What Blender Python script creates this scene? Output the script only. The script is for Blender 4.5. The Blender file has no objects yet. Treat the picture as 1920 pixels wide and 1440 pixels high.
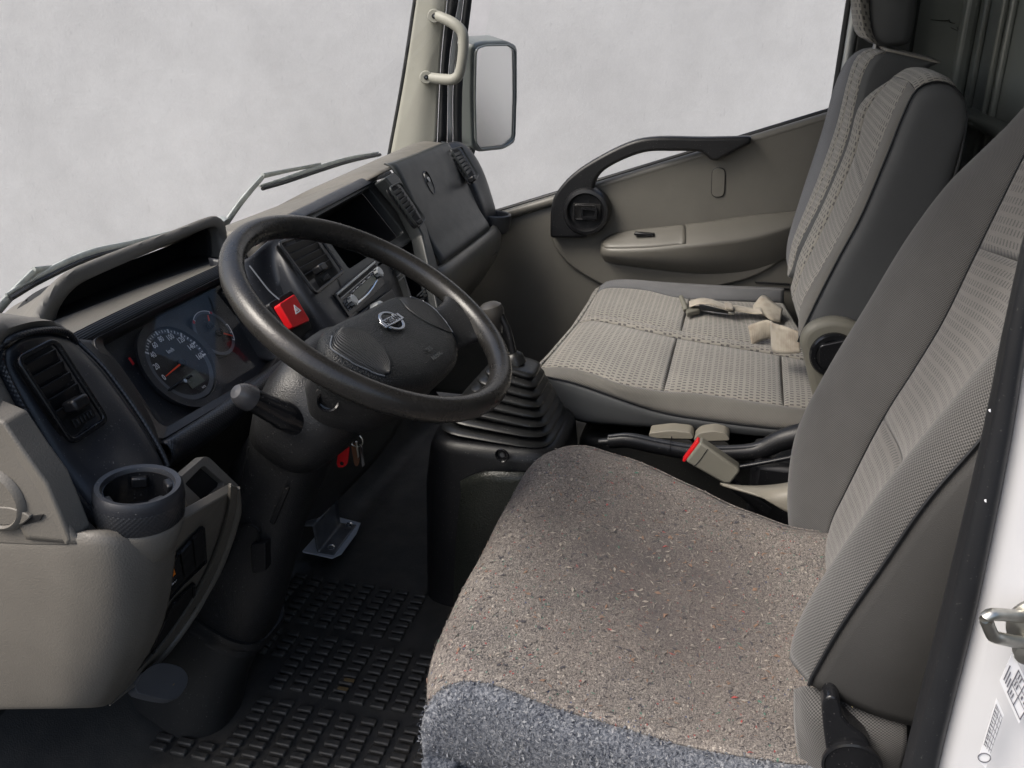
import bpy, bmesh, math, random
import numpy as np
from mathutils import Vector, Matrix
random.seed(7); np.random.seed(7)
SC = bpy.context.scene
COL = SC.collection
R = math.radians
XV = Vector((1, 0, 0))
# ------------------------------------------------------------------ camera
FPX = 1650.0                                   # focal length in photo pixels (1920 wide)
PITCH = math.atan2(680.0, FPX)
YAW = math.atan2(470.0, FPX / math.cos(PITCH))  # towards the front of the truck
CAM = Vector((-0.575, 0.0, 1.04))
FW = Vector((math.cos(PITCH) * math.cos(YAW), math.cos(PITCH) * math.sin(YAW), -math.sin(PITCH)))
RT = Vector((math.sin(YAW), -math.cos(YAW), 0.0))
UP = RT.cross(FW)
cam_data = bpy.data.cameras.new('camera')
cam = bpy.data.objects.new('camera', cam_data); COL.objects.link(cam)
cam.matrix_world = Matrix((( RT.x, UP.x, -FW.x, CAM.x), (RT.y, UP.y, -FW.y, CAM.y), (RT.z, UP.z, -FW.z, CAM.z), (0, 0, 0, 1)))
cam_data.sensor_width = 36.0
cam_data.lens = 36.0 * FPX / 1920.0
cam_data.clip_start = 0.02; cam_data.clip_end = 500.0
SC.camera = cam
# ------------------------------------------------------------------ sky, sun, exposure
SUN_EL, SUN_AZ = 49.0, 133.0       # azimuth: degrees from +X (right side of the truck) towards +Y (its front)
world = bpy.data.worlds.new('World'); SC.world = world; world.use_nodes = True
wn = world.node_tree.nodes; wl = world.node_tree.links
sky = wn.new('ShaderNodeTexSky'); sky.sky_type = 'NISHITA'; sky.sun_disc = False
sky.sun_elevation = R(SUN_EL); sky.sun_rotation = R(90.0 - SUN_AZ); sky.dust_density = 5.0; sky.air_density = 1.0; sky.ozone_density = 1.0
wl.new(sky.outputs[0], wn['Background'].inputs[0]); wn['Background'].inputs[1].default_value = 0.15
sun_data = bpy.data.lights.new('sun', 'SUN'); sun_data.energy = 1.5; sun_data.angle = R(30); sun_data.color = (1, .97, .92)
sun = bpy.data.objects.new('sun', sun_data); COL.objects.link(sun)
sd = Vector((math.cos(R(SUN_EL)) * math.cos(R(SUN_AZ)), math.cos(R(SUN_EL)) * math.sin(R(SUN_AZ)), math.sin(R(SUN_EL))))
sun.rotation_euler = sd.to_track_quat('Z', 'Y').to_euler(); sun.location = (0, 0, 8)
SC.view_settings.view_transform = 'Standard'; SC.view_settings.look = 'None'
SC.view_settings.gamma = 1.0; SC.view_settings.use_curve_mapping = False
SC.view_settings.exposure = 0.78
SC.render.engine = 'CYCLES'
SC.cycles.use_denoising = True
SC.cycles.max_bounces = 8; SC.cycles.diffuse_bounces = 4; SC.cycles.glossy_bounces = 4; SC.cycles.transparent_max_bounces = 12
SC.cycles.sample_clamp_indirect = 6.0

# ------------------------------------------------------------------ places
def ray(u, v):
    return FW * FPX + RT * (u - 960.0) - UP * (v - 720.0)
def px(u, v, X=None, Y=None, Z=None):
    """the point of the place seen at photo pixel (u, v) that lies at the given X, Y or Z (metres)"""
    d = ray(u, v)
    if X is not None: t = (X - CAM.x) / d.x
    elif Y is not None: t = (Y - CAM.y) / d.y
    else: t = (Z - CAM.z) / d.z
    return CAM + d * t
def pxp(u, v, P0, N):
    d = ray(u, v)
    return CAM + d * ((P0 - CAM).dot(N) / d.dot(N))
def cX(pts, X):
    """photo curve at lateral position X (one value or one per point)"""
    if not hasattr(X, '__len__'): X = [X] * len(pts)
    return [px(p[0], p[1], X=x) for p, x in zip(pts, X)]
def cZ(pts, Z):
    if not hasattr(Z, '__len__'): Z = [Z] * len(pts)
    return [px(p[0], p[1], Z=z) for p, z in zip(pts, Z)]
def crom(P, n, closed=False):
    """n points evenly spread by length on a smooth curve through P"""
    P = [Vector(p) for p in P]
    if len(P) == 2 and not closed:
        return [P[0].lerp(P[1], i / (n - 1)) for i in range(n)]
    m = len(P); dense = []
    segs = m if closed else m - 1
    for i in range(segs):
        if closed: a, b, c, d = P[i - 1], P[i], P[(i + 1) % m], P[(i + 2) % m]
        else:
            b, c = P[i], P[i + 1]
            a = P[i - 1] if i > 0 else b + (b - c)
            d = P[i + 2] if i + 2 < m else c + (c - b)
        for k in range(12):
            t = k / 12.0
            dense.append(0.5 * ((2 * b) + (c - a) * t + (2 * a - 5 * b + 4 * c - d) * t * t + (3 * b - a - 3 * c + d) * t ** 3))
    dense.append(P[0].copy() if closed else P[-1].copy())
    L = [0.0]
    for i in range(1, len(dense)): L.append(L[-1] + (dense[i] - dense[i - 1]).length)
    out = []; j = 0; tot = L[-1] or 1e-9
    for i in range(n):
        s = tot * (i / n if closed else i / (n - 1))
        while j < len(L) - 2 and L[j + 1] < s: j += 1
        w = (s - L[j]) / max(1e-9, L[j + 1] - L[j])
        out.append(dense[j].lerp(dense[j + 1], min(1, max(0, w))))
    return out

# ------------------------------------------------------------------ objects
def root_of(o):
    while o.parent: o = o.parent
    return o
def tag(o, label, cat, group=None, kind=None):
    o['label'] = label
    if cat: o['category'] = cat
    if group: o['group'] = group
    if kind: o['kind'] = kind
    return o
def thing(name, label, cat, loc, group=None):
    o = bpy.data.objects.new(name, None); COL.objects.link(o); o.location = loc
    o.empty_display_size = .05
    return tag(o, label, cat, group)
def obj(name, verts, faces, mat, parent=None, smooth=True, sharp=38, uv=None, base=None, label=None):
    """verts in place coordinates; the object's origin is its thing's base"""
    if parent: name = '_'.join(w for w in name.split('_') if w not in ('near', 'far', 'left', 'right', 'upper', 'lower', 'rear', 'front', 'inner', 'outer', 'middle', 'second')) or name
    off = root_of(parent).location if parent else (Vector(base) if base is not None else Vector((0, 0, 0)))
    me = bpy.data.meshes.new(name)
    me.from_pydata([tuple(Vector(v) - off) for v in verts], [], faces)
    if uv is not None:
        l = me.uv_layers.new(name='UVMap')
        idx = np.empty(len(me.loops), dtype=np.int32); me.loops.foreach_get('vertex_index', idx)
        l.data.foreach_set('uv', np.asarray(uv, dtype=np.float32)[idx].ravel())
    me.materials.append(mat)
    if smooth:
        me.polygons.foreach_set('use_smooth', [True] * len(me.polygons))
        if sharp: me.set_sharp_from_angle(angle=R(sharp))
    me.update()
    o = bpy.data.objects.new(name, me); COL.objects.link(o)
    if parent: o.parent = parent
    elif base is not None: o.location = base
    if label: o['label'] = label
    return o
def solid(o, t, offset=-1):
    m = o.modifiers.new('thickness', 'SOLIDIFY'); m.thickness = t; m.offset = offset
    return o
def bevel(o, w, seg=2, ang=40):
    m = o.modifiers.new('round', 'BEVEL'); m.width = w; m.segments = seg; m.limit_method = 'ANGLE'; m.angle_limit = R(ang)
    m.harden_normals = False
    return o
def grid_faces(nu, nv, cu=False, cv=False):
    f = []
    for i in range(nu if cu else nu - 1):
        for j in range(nv if cv else nv - 1):
            i2, j2 = (i + 1) % nu, (j + 1) % nv
            f.append((i * nv + j, i2 * nv + j, i2 * nv + j2, i * nv + j2))
    return f
def grid_normals(G):
    A = np.array([[tuple(p) for p in r] for r in G])
    du = np.gradient(A, axis=0); dv = np.gradient(A, axis=1)
    n = np.cross(du, dv); n /= (np.linalg.norm(n, axis=2, keepdims=True) + 1e-12)
    return A, n
def facecam(n, c):
    return n if (np.array(tuple(CAM)) - c.reshape(-1, 3).mean(0)) @ n.reshape(-1, 3).mean(0) > 0 else -n
def grid_uv(A):
    du = np.linalg.norm(np.diff(A, axis=0), axis=2).mean(1); dv = np.linalg.norm(np.diff(A, axis=1), axis=2).mean(0)
    u = np.concatenate([[0], np.cumsum(du)]); v = np.concatenate([[0], np.cumsum(dv)])
    return np.stack(np.meshgrid(u, v, indexing='ij'), -1).reshape(-1, 2)
def sheet(name, A, mat, parent, thick=0, base=None, sharp=60, label=None, uv=None):
    """a grid of points as a surface that faces the open side, given thickness to the back"""
    nu, nv = A.shape[:2]
    f = grid_faces(nu, nv)
    du = np.gradient(A, axis=0); dv = np.gradient(A, axis=1); n = np.cross(du, dv)
    if (np.array(tuple(CAM)) - A.reshape(-1, 3).mean(0)) @ n.reshape(-1, 3).mean(0) < 0: f = [q[::-1] for q in f]
    o = obj(name, [Vector(p) for p in A.reshape(-1, 3)], f, mat, parent, True, sharp, grid_uv(A) if uv is None else uv, base, label)
    if thick: solid(o, thick)
    return o
def patch(name, rows, mat, parent, nu=20, nv=20, thick=.004, base=None, label=None, straight=False):
    """smooth surface through rows of control points"""
    rr = [crom(r, nv) for r in rows]
    if straight:
        B = np.array([[tuple(p) for p in r] for r in rr]); t = np.linspace(0, len(rr) - 1, nu); k = np.minimum(t.astype(int), len(rr) - 2); w = (t - k)[:, None, None]
        A = B[k] * (1 - w) + B[k + 1] * w
    else:
        cols = [crom([r[j] for r in rr], nu) for j in range(nv)]
        A = np.array([[tuple(cols[j][i]) for j in range(nv)] for i in range(nu)])
    return sheet(name, A, mat, parent, thick, base, label=label)
def pad(name, a, b, mat, parent, puff=.008, nu=14, nv=28, thick=.004, mids=(), pw=4, uvrot=False, label=None):
    """upholstery panel between two seam curves, puffed up between them"""
    rows = [crom(a, nv)] + [crom(m, nv) for m in mids] + [crom(b, nv)]
    cols = [crom([r[j] for r in rows], nu) for j in range(nv)]
    G = [[cols[j][i] for j in range(nv)] for i in range(nu)]
    A, n = grid_normals(G); n = facecam(n, A)
    s = np.linspace(-1, 1, nu)[:, None]; t = np.linspace(-1, 1, nv)[None, :]
    uvc = grid_uv(A)
    A = A + n * (puff * (1 - np.abs(s) ** pw) * (1 - np.abs(t) ** 10))[..., None]
    if uvrot: uvc = uvc[:, ::-1]
    return sheet(name, A, mat, parent, thick, label=label, uv=uvc)
def loft(name, secs, mat, parent, caps=True, base=None, sharp=38, closed=True, label=None):
    n = len(secs[0]); m = len(secs)
    v = [p for s in secs for p in s]
    f = grid_faces(m, n, False, closed)
    if caps: f += [tuple(range(n)), tuple((m - 1) * n + i for i in range(n - 1, -1, -1))]
    A = np.array([tuple(p) for p in v]).reshape(m, n, 3)
    o = obj(name, v, f, mat, parent, True, sharp, grid_uv(A), base, label)
    bm = bmesh.new(); bm.from_mesh(o.data); bmesh.ops.recalc_face_normals(bm, faces=bm.faces); bm.to_mesh(o.data); bm.free()
    return o
def frame_along(P, up=Vector((0, 0, 1))):
    out = []
    for i in range(len(P)):
        t = (P[min(i + 1, len(P) - 1)] - P[max(i - 1, 0)]).normalized()
        a = up - t * up.dot(t)
        if a.length < 1e-4: a = Vector((1, 0, 0)) - t * t.x
        a.normalize(); out.append((t, a, t.cross(a)))
    return out
def tube(name, pts, r, mat, parent, n=10, closed=False, steps=None, up=Vector((0, 0, 1)), base=None, flat=1.0, label=None, raw=False):
    """round (or flattened) bar along a path; r one radius or one per path point"""
    pts = [Vector(p) for p in pts]
    k = steps or max(8, len(pts) * 5)
    P = pts if raw else crom(pts, k, closed)
    k = len(P)
    if hasattr(r, '__len__'):
        rr = np.interp(np.linspace(0, 1, k), np.linspace(0, 1, len(r)), r)
    else: rr = [r] * k
    if closed:
        fr = []
        for i in range(k):
            t = (P[(i + 1) % k] - P[i - 1]).normalized(); a = (up - t * up.dot(t)).normalized(); fr.append((t, a, t.cross(a)))
    else: fr = frame_along(P, up)
    secs = [[P[i] + (fr[i][1] * math.cos(2 * math.pi * j / n) * flat + fr[i][2] * math.sin(2 * math.pi * j / n)) * rr[i] for j in range(n)] for i in range(k)]
    if closed:
        v = [p for s in secs for p in s]; f = grid_faces(k, n, True, True)
        A = np.array([tuple(p) for p in v]).reshape(k, n, 3)
        o = obj(name, v, f, mat, parent, True, 50, grid_uv(A), base, label)
        bm = bmesh.new(); bm.from_mesh(o.data); bmesh.ops.recalc_face_normals(bm, faces=bm.faces); bm.to_mesh(o.data); bm.free()
        return o
    return loft(name, secs, mat, parent, True, base, 50, True, label)
def axes(axis):
    a = Vector(axis).normalized()
    h = Vector((1, 0, 0)) if abs(a.x) < .8 else Vector((0, 1, 0))
    e1 = (h - a * h.dot(a)).normalized()
    return e1, a.cross(e1), a
def lathe(name, prof, origin, axis, mat, parent, n=32, base=None, sx=1, sy=1, ex=None, label=None, sharp=38):
    """profile (radius, height) turned about an axis"""
    e1, e2, a = axes(axis)
    if ex is not None:
        e1 = (Vector(ex) - a * Vector(ex).dot(a)).normalized(); e2 = a.cross(e1)
    o = Vector(origin)
    secs = [[o + (e1 * math.cos(2 * math.pi * j / n) * sx + e2 * math.sin(2 * math.pi * j / n) * sy) * r + a * h for j in range(n)] for r, h in prof]
    return loft(name, secs, mat, parent, False, base, sharp, True, label)
def prism(name, loop, vec, mat, parent, bev=0, seg=2, base=None, label=None, smooth=True):
    """flat outline pushed along a vector"""
    n = len(loop); vec = Vector(vec)
    v = [Vector(p) for p in loop] + [Vector(p) + vec for p in loop]
    f = [tuple(range(n)), tuple(range(2 * n - 1, n - 1, -1))] + [(i, i + n, (i + 1) % n + n, (i + 1) % n) for i in range(n)]
    o = obj(name, v, f, mat, parent, smooth, 35, None, base, label)
    bm = bmesh.new(); bm.from_mesh(o.data); bmesh.ops.recalc_face_normals(bm, faces=bm.faces); bm.to_mesh(o.data); bm.free()
    if bev: bevel(o, bev, seg, 30)
    return o
def box(name, c, s, mat, parent, rot=None, bev=.002, seg=2, base=None, label=None):
    """s full sizes; rot 3 axis vectors"""
    c = Vector(c); ax = rot or (Vector((1, 0, 0)), Vector((0, 1, 0)), Vector((0, 0, 1)))
    lp = [c + ax[0] * (sx * s[0] / 2) + ax[1] * (sy * s[1] / 2) - ax[2] * (s[2] / 2) for sx, sy in ((-1, -1), (1, -1), (1, 1), (-1, 1))]
    return prism(name, lp, ax[2] * s[2], mat, parent, bev, seg, base, label)
def ribbon(name, pts, wid, mat, parent, width, thick=.0016, steps=40, base=None):
    """webbing along pts, wid: one side direction per point"""
    P = crom(pts, steps); W = crom(wid, steps)
    A = np.array([[tuple(P[i] + W[i].normalized() * width * s) for s in np.linspace(-.5, .5, 5)] for i in range(steps)])
    return sheet(name, A, mat, parent, thick, base)
def rounded(corners, r, n=5):
    """polygon with its corners rounded (3-D points of one plane); r one radius or one per corner"""
    P = [Vector(p) for p in corners]; m = len(P); out = []
    for i in range(m):
        rr = r[i] if hasattr(r, '__len__') else r
        a, b, c = P[i - 1], P[i], P[(i + 1) % m]
        d1, d2 = (a - b), (c - b)
        l = min(rr, d1.length * .49, d2.length * .49)
        if l < 1e-5: out.append(b.copy()); continue
        p, q = b + d1.normalized() * l, b + d2.normalized() * l
        for k in range(n + 1):
            t = k / n; out.append(p * (1 - t) ** 2 + b * 2 * t * (1 - t) + q * t * t)
    return out
def inset(loop, k):
    """loop moved towards its middle by about k metres"""
    c = sum(loop, Vector()) / len(loop); out = []
    for i, p in enumerate(loop):
        t = (loop[(i + 1) % len(loop)] - loop[i - 1]); n = None
        d = c - p
        if t.length > 1e-9:
            t.normalize(); n = d - t * d.dot(t)
            if n.length > 1e-6: out.append(p + n.normalized() * min(k, d.length * .9)); continue
        out.append(p + d.normalized() * k)
    return out
def ringpanel(name, outer, inner, vec, mat, parent, bev=.0015, label=None):
    """frame between two loops with the same number of points, pushed along vec"""
    n = len(outer); vec = Vector(vec)
    v = list(outer) + list(inner) + [p + vec for p in outer] + [p + vec for p in inner]
    f = []
    for i in range(n):
        j = (i + 1) % n
        f += [(i, j, n + j, n + i), (2 * n + i, 3 * n + i, 3 * n + j, 2 * n + j), (i, 2 * n + i, 2 * n + j, j), (n + i, n + j, 3 * n + j, 3 * n + i)]
    o = obj(name, v, f, mat, parent, True, 35, None, None, label)
    bm = bmesh.new(); bm.from_mesh(o.data); bmesh.ops.recalc_face_normals(bm, faces=bm.faces); bm.to_mesh(o.data); bm.free()
    if bev: bevel(o, bev, 2, 30)
    return o
def words(name, s, at, xd, yd, size, mat, parent, depth=.0003, align='CENTER', wide=1.0, label=None):
    """flat lettering as a mesh, xd reading direction, yd up"""
    cu = bpy.data.curves.new('t', 'FONT'); cu.body = s; cu.size = 1.0; cu.align_x = align; cu.align_y = 'CENTER'
    cu.resolution_u = 2; cu.extrude = depth / size / 2
    to = bpy.data.objects.new('t', cu); COL.objects.link(to)
    dg = bpy.context.evaluated_depsgraph_get()
    me = to.evaluated_get(dg).to_mesh()
    xd = Vector(xd).normalized(); yd = Vector(yd); yd = (yd - xd * yd.dot(xd)).normalized(); zd = xd.cross(yd)
    vs = [Vector(at) + xd * (v.co.x * size * wide) + yd * (v.co.y * size) + zd * (v.co.z * size) for v in me.vertices]
    fs = [tuple(p.vertices) for p in me.polygons]
    to.evaluated_get(dg).to_mesh_clear()
    bpy.data.objects.remove(to); bpy.data.curves.remove(cu)
    return obj(name, vs, fs, mat, parent, False, label=label)
# ------------------------------------------------------------------ materials
class NT:
    def __init__(s, name):
        s.m = bpy.data.materials.new(name); s.m.use_nodes = True
        s.n = s.m.node_tree.nodes; s.l = s.m.node_tree.links; s.b = s.n['Principled BSDF']
        s.tc = None
    def co(s, kind='Object'):
        if s.tc is None: s.tc = s.n.new('ShaderNodeTexCoord')
        return s.tc.outputs[kind]
    def math(s, op, a, b=None, c=None):
        m = s.n.new('ShaderNodeMath'); m.operation = op
        for i, x in enumerate((a, b, c)):
            if x is None: continue
            if isinstance(x, (int, float)): m.inputs[i].default_value = x
            else: s.l.new(x, m.inputs[i])
        return m.outputs[0]
    def noise(s, scale, detail=3, rough=.55, vec=None, out=0, dist=0):
        t = s.n.new('ShaderNodeTexNoise'); t.inputs['Scale'].default_value = scale; t.inputs['Detail'].default_value = detail
        t.inputs['Roughness'].default_value = rough; t.inputs['Distortion'].default_value = dist
        s.l.new(vec if vec is not None else s.co(), t.inputs['Vector']); return t.outputs[out]
    def voro(s, scale, vec=None, feature='F1', out=0):
        t = s.n.new('ShaderNodeTexVoronoi'); t.inputs['Scale'].default_value = scale; t.feature = feature
        s.l.new(vec if vec is not None else s.co(), t.inputs['Vector']); return t.outputs[out]
    def mapping(s, scale, vec=None, rot=(0, 0, 0)):
        t = s.n.new('ShaderNodeMapping'); t.inputs['Scale'].default_value = scale; t.inputs['Rotation'].default_value = rot
        s.l.new(vec if vec is not None else s.co(), t.inputs['Vector']); return t.outputs[0]
    def ramp(s, fac, stops):
        t = s.n.new('ShaderNodeValToRGB'); e = t.color_ramp.elements
        while len(e) < len(stops): e.new(.5)
        for k, (p, c) in enumerate(stops):
            e[k].position = p; e[k].color = (c, c, c, 1) if isinstance(c, (int, float)) else (*c, 1)
        s.l.new(fac, t.inputs[0]); return t.outputs[0]
    def mix(s, fac, a, b, mode='MIX'):
        t = s.n.new('ShaderNodeMix'); t.data_type = 'RGBA'; t.blend_type = mode
        for i, x in ((0, fac), (6, a), (7, b)):
            if isinstance(x, (int, float)): t.inputs[i].default_value = x
            elif isinstance(x, tuple): t.inputs[i].default_value = (*x, 1)
            else: s.l.new(x, t.inputs[i])
        return t.outputs[2]
    def bump(s, h, strength=.3, dist=.001, normal=None):
        t = s.n.new('ShaderNodeBump'); t.inputs['Strength'].default_value = strength; t.inputs['Distance'].default_value = dist
        s.l.new(h, t.inputs['Height'])
        if normal is not None: s.l.new(normal, t.inputs['Normal'])
        return t.outputs[0]
    def set(s, col=None, rough=None, metal=0, spec=.5, normal=None, sheen=0, coat=0):
        b = s.b
        for k, x in (('Base Color', col), ('Roughness', rough)):
            if x is None: continue
            if isinstance(x, (int, float)): b.inputs[k].default_value = x
            elif isinstance(x, tuple): b.inputs[k].default_value = (*x, 1)
            else: s.l.new(x, b.inputs[k])
        b.inputs['Metallic'].default_value = metal; b.inputs['Specular IOR Level'].default_value = spec
        b.inputs['Sheen Weight'].default_value = sheen; b.inputs['Coat Weight'].default_value = coat
        if normal is not None: s.l.new(normal, b.inputs['Normal'])
        return s.m
def plastic(name, col, rough=.45, grain=900., gs=.25, spec=.4, wear=.12, dust=.0, gd=.0006):
    """moulded plastic with a fine leather grain, faint blotches and dust specks"""
    t = NT(name)
    big = t.noise(9, 4, .6)
    c = t.mix(t.ramp(big, [(.3, 0.0), (.75, 1.0)]), tuple(x * (1 - wear) for x in col), tuple(x * (1 + wear) for x in col))
    if dust:
        sp = t.ramp(t.noise(420, 1, .3), [(.72, 0.0), (.78, 1.0)])
        c = t.mix(t.math('MULTIPLY', sp, dust), c, (.35, .34, .32))
    rg = t.math('ADD', t.math('MULTIPLY', t.noise(30, 4), .22), rough - .11)
    nm = None
    if gs:
        h = t.math('ADD', t.voro(grain, feature='SMOOTH_F1'), t.math('MULTIPLY', t.noise(grain * .6, 2), .6))
        nm = t.bump(h, gs, gd)
    return t.set(c, rg, 0, spec, nm)
BEIGE = plastic('beige_plastic', (.132, .123, .107), .46, 620, .3, wear=.10, gd=.0008, dust=.10)
BEIGE_S = plastic('beige_smooth_plastic', (.22, .205, .17), .42, 800, .1, wear=.06)
PALE = plastic('pale_pillar_plastic', (.27, .268, .235), .5, 700, .15, wear=.05)
DOORP = plastic('door_panel_plastic', (.112, .107, .095), .40, 650, .3, wear=.08, gd=.0007)
BLACK = plastic('black_plastic', (.008, .0083, .0097), .38, 900, .2, dust=.25)
BLACKG = plastic('black_gloss_plastic', (.009, .0095, .011), .22, 900, .03, dust=.15)
NAVY = plastic('blue_black_plastic', (.021, .023, .028), .38, 900, .2, dust=.3)
CHAR = plastic('charcoal_plastic', (.032, .035, .036), .36, 1100, .2, wear=.15, dust=.1)
COLM = plastic('column_plastic', (.015, .0153, .016), .36, 700, .5, dust=.25, gd=.0008)
HUB = plastic('wheel_pad_plastic', (.0125, .0135, .014), .42, 620, 1.0, dust=.15, gd=.001)
RUBBER = plastic('rubber', (.016, .0165, .0165), .48, 800, .25, dust=.2)
SEAL = plastic('seal_rubber', (.011, .012, .014), .5, 500, .1, dust=.1)
BOOTM = plastic('boot_rubber', (.012, .0125, .013), .32, 700, .05, dust=.3)
VINYL = plastic('dark_vinyl', (.066, .069, .072), .55, 1300, .25, wear=.08)
VINYLD = plastic('olive_vinyl', (.030, .0298, .0292), .55, 1500, .35, wear=.1)
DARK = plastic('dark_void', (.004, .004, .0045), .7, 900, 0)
RED = plastic('red_plastic', (.55, .008, .012), .35, 900, .03, wear=.05)
ORANGE = plastic('orange_print', (.85, .22, .01), .5, 900, 0)
WHITEP = plastic('white_print', (.75, .76, .78), .5, 900, 0, wear=.02)
GREYP = plastic('grey_print', (.085, .095, .112), .5, 900, 0)
NEEDLE = plastic('orange_needle', (.75, .07, .02), .4, 900, 0)
BUCK = plastic('buckle_plastic', (.155, .15, .125), .45, 900, .15)
BROWN = plastic('brown_leather', (.11, .045, .02), .5, 700, .3)
LCD = plastic('lcd_panel', (.085, .095, .08), .25, 900, 0)
def knurl():
    t = NT('knurled_black'); uv = t.co('UV')
    sx = t.n.new('ShaderNodeSeparateXYZ'); t.l.new(uv, sx.inputs[0])
    k = 2 * math.pi / .0036
    a = t.math('SINE', t.math('MULTIPLY', t.math('ADD', sx.outputs[0], sx.outputs[1]), k * .7)); b = t.math('SINE', t.math('MULTIPLY', t.math('SUBTRACT', sx.outputs[0], sx.outputs[1]), k * .7))
    h = t.math('MULTIPLY', t.math('ADD', a, b), .25)
    return t.set((.016, .018, .022), .36, 0, .6, t.bump(h, .4, .0010))
KNURL = knurl()
def ribbed(name, pitch, col, rough, ax=0):
    t = NT(name); sx = t.n.new('ShaderNodeSeparateXYZ'); t.l.new(t.co('UV'), sx.inputs[0])
    h = t.math('SINE', t.math('MULTIPLY', sx.outputs[ax], 2 * math.pi / pitch))
    return t.set(col, rough, 0, .5, t.bump(h, .6, .0008))
RIBBED = ribbed('ribbed_black', .0032, (.013, .0135, .015), .4, 0)
RIBBED2 = ribbed('ribbed_pad', .0034, (.02, .021, .0215), .4, 0)
def wheelmat():
    t = NT('worn_wheel_leather')
    w = t.ramp(t.noise(5, 3), [(.35, 0.0), (.7, 1.0)])
    c = t.mix(w, (.013, .0125, .012), (.027, .0255, .0235))
    c = t.mix(t.ramp(t.noise(160, 2), [(.7, 0.0), (.8, .35)]), c, (.09, .085, .075))
    rg = t.math('ADD', t.math('MULTIPLY', t.noise(40, 4), .22), .17)
    h = t.math('ADD', t.voro(700, feature='SMOOTH_F1'), t.noise(90, 3))
    return t.set(c, rg, 0, .5, t.bump(h, .22, .0007))
WHEEL = wheelmat()
def fabric_pattern(name, c0, c1, cd=(.070, .067, .067)):
    t = NT(name); uv = t.co('UV')
    sx = t.n.new('ShaderNodeSeparateXYZ'); t.l.new(uv, sx.inputs[0]); u, v = sx.outputs[0], sx.outputs[1]
    P, Q = .0210, .0100
    a = t.math('FRACT', t.math('DIVIDE', v, P))
    colb = t.math('GREATER_THAN', a, .44)
    inn = t.math('LESS_THAN', a, .88)
    lp = t.math('FRACT', t.math('DIVIDE', a, .44))
    lm = t.math('MULTIPLY', t.math('GREATER_THAN', lp, .10), t.math('LESS_THAN', lp, .82))
    cellv = t.math('FLOOR', t.math('DIVIDE', v, P))
    ru = t.math('FRACT', t.math('ADD', t.math('DIVIDE', u, Q), t.math('ADD', t.math('MULTIPLY', colb, .5), t.math('MULTIPLY', cellv, .37))))
    rm = t.math('LESS_THAN', ru, .40)
    mask = t.math('MULTIPLY', t.math('MULTIPLY', inn, lm), rm)
    nz = t.ramp(t.noise(260, 2, .5, vec=uv), [(.30, .45), (.48, 1.0)])
    mask = t.math('MULTIPLY', mask, nz)
    dirt = t.noise(6, 4, .6)
    base = t.mix(t.ramp(dirt, [(.35, 0.0), (.7, 1.0)]), c0, c1)
    base = t.mix(t.ramp(t.noise(900, 2, .6, vec=uv), [(.3, 0.0), (.7, 1.0)]), t.mix(.18, base, (0.03, .03, .03)), base)
    c = t.mix(t.math('MULTIPLY', mask, .95), base, cd)
    k = 2 * math.pi / .0016
    wv = t.math('MULTIPLY', t.math('SINE', t.math('MULTIPLY', u, k)), t.math('SINE', t.math('MULTIPLY', v, k)))
    h = t.math('SUBTRACT', t.math('MULTIPLY', wv, .35), mask)
    return t.set(c, .9, 0, .15, t.bump(h, .5, .0008), sheen=.25)
FABP = fabric_pattern('patterned_seat_fabric', (.245, .232, .207), (.31, .292, .258))
FABP2 = fabric_pattern('shaded_patterned_fabric', (.108, .103, .095), (.136, .130, .119), (.030, .029, .029))  # same fabric, with the shade on the driver's backrest put into its colour
def fabric_weave(name, c0, c1, pitch):
    t = NT(name); sx = t.n.new('ShaderNodeSeparateXYZ'); t.l.new(t.co('UV'), sx.inputs[0])
    k = 2 * math.pi / pitch
    u = t.math('SINE', t.math('MULTIPLY', t.math('ADD', sx.outputs[0], t.math('MULTIPLY', sx.outputs[1], .35)), k)); v = t.math('SINE', t.math('MULTIPLY', sx.outputs[1], k))
    w = t.math('MULTIPLY_ADD', t.math('MULTIPLY', u, v), .5, .5)
    nz = t.noise(1400, 2, .6, vec=t.co('UV'))
    f = t.ramp(t.math('ADD', t.math('MULTIPLY', w, .75), t.math('MULTIPLY', nz, .25)), [(.2, 0.0), (.75, 1.0)])
    c = t.mix(f, c0, c1)
    big = t.ramp(t.noise(7, 4, .6), [(.3, .82), (.75, 1.12)])
    c = t.mix(1.0, c, big, 'MULTIPLY')
    return t.set(c, .9, 0, .15, t.bump(w, .5, .0008), sheen=.2)
WEAVE = fabric_weave('grey_weave_fabric', (.024, .024, .024), (.118, .116, .113), .0030)
WEAVE2 = fabric_weave('cool_weave_fabric', (.085, .088, .095), (.15, .152, .16), .0032)
WEAVE3 = fabric_weave('taupe_bolster_fabric', (.10, .096, .088), (.185, .176, .16), .0026)
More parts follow.
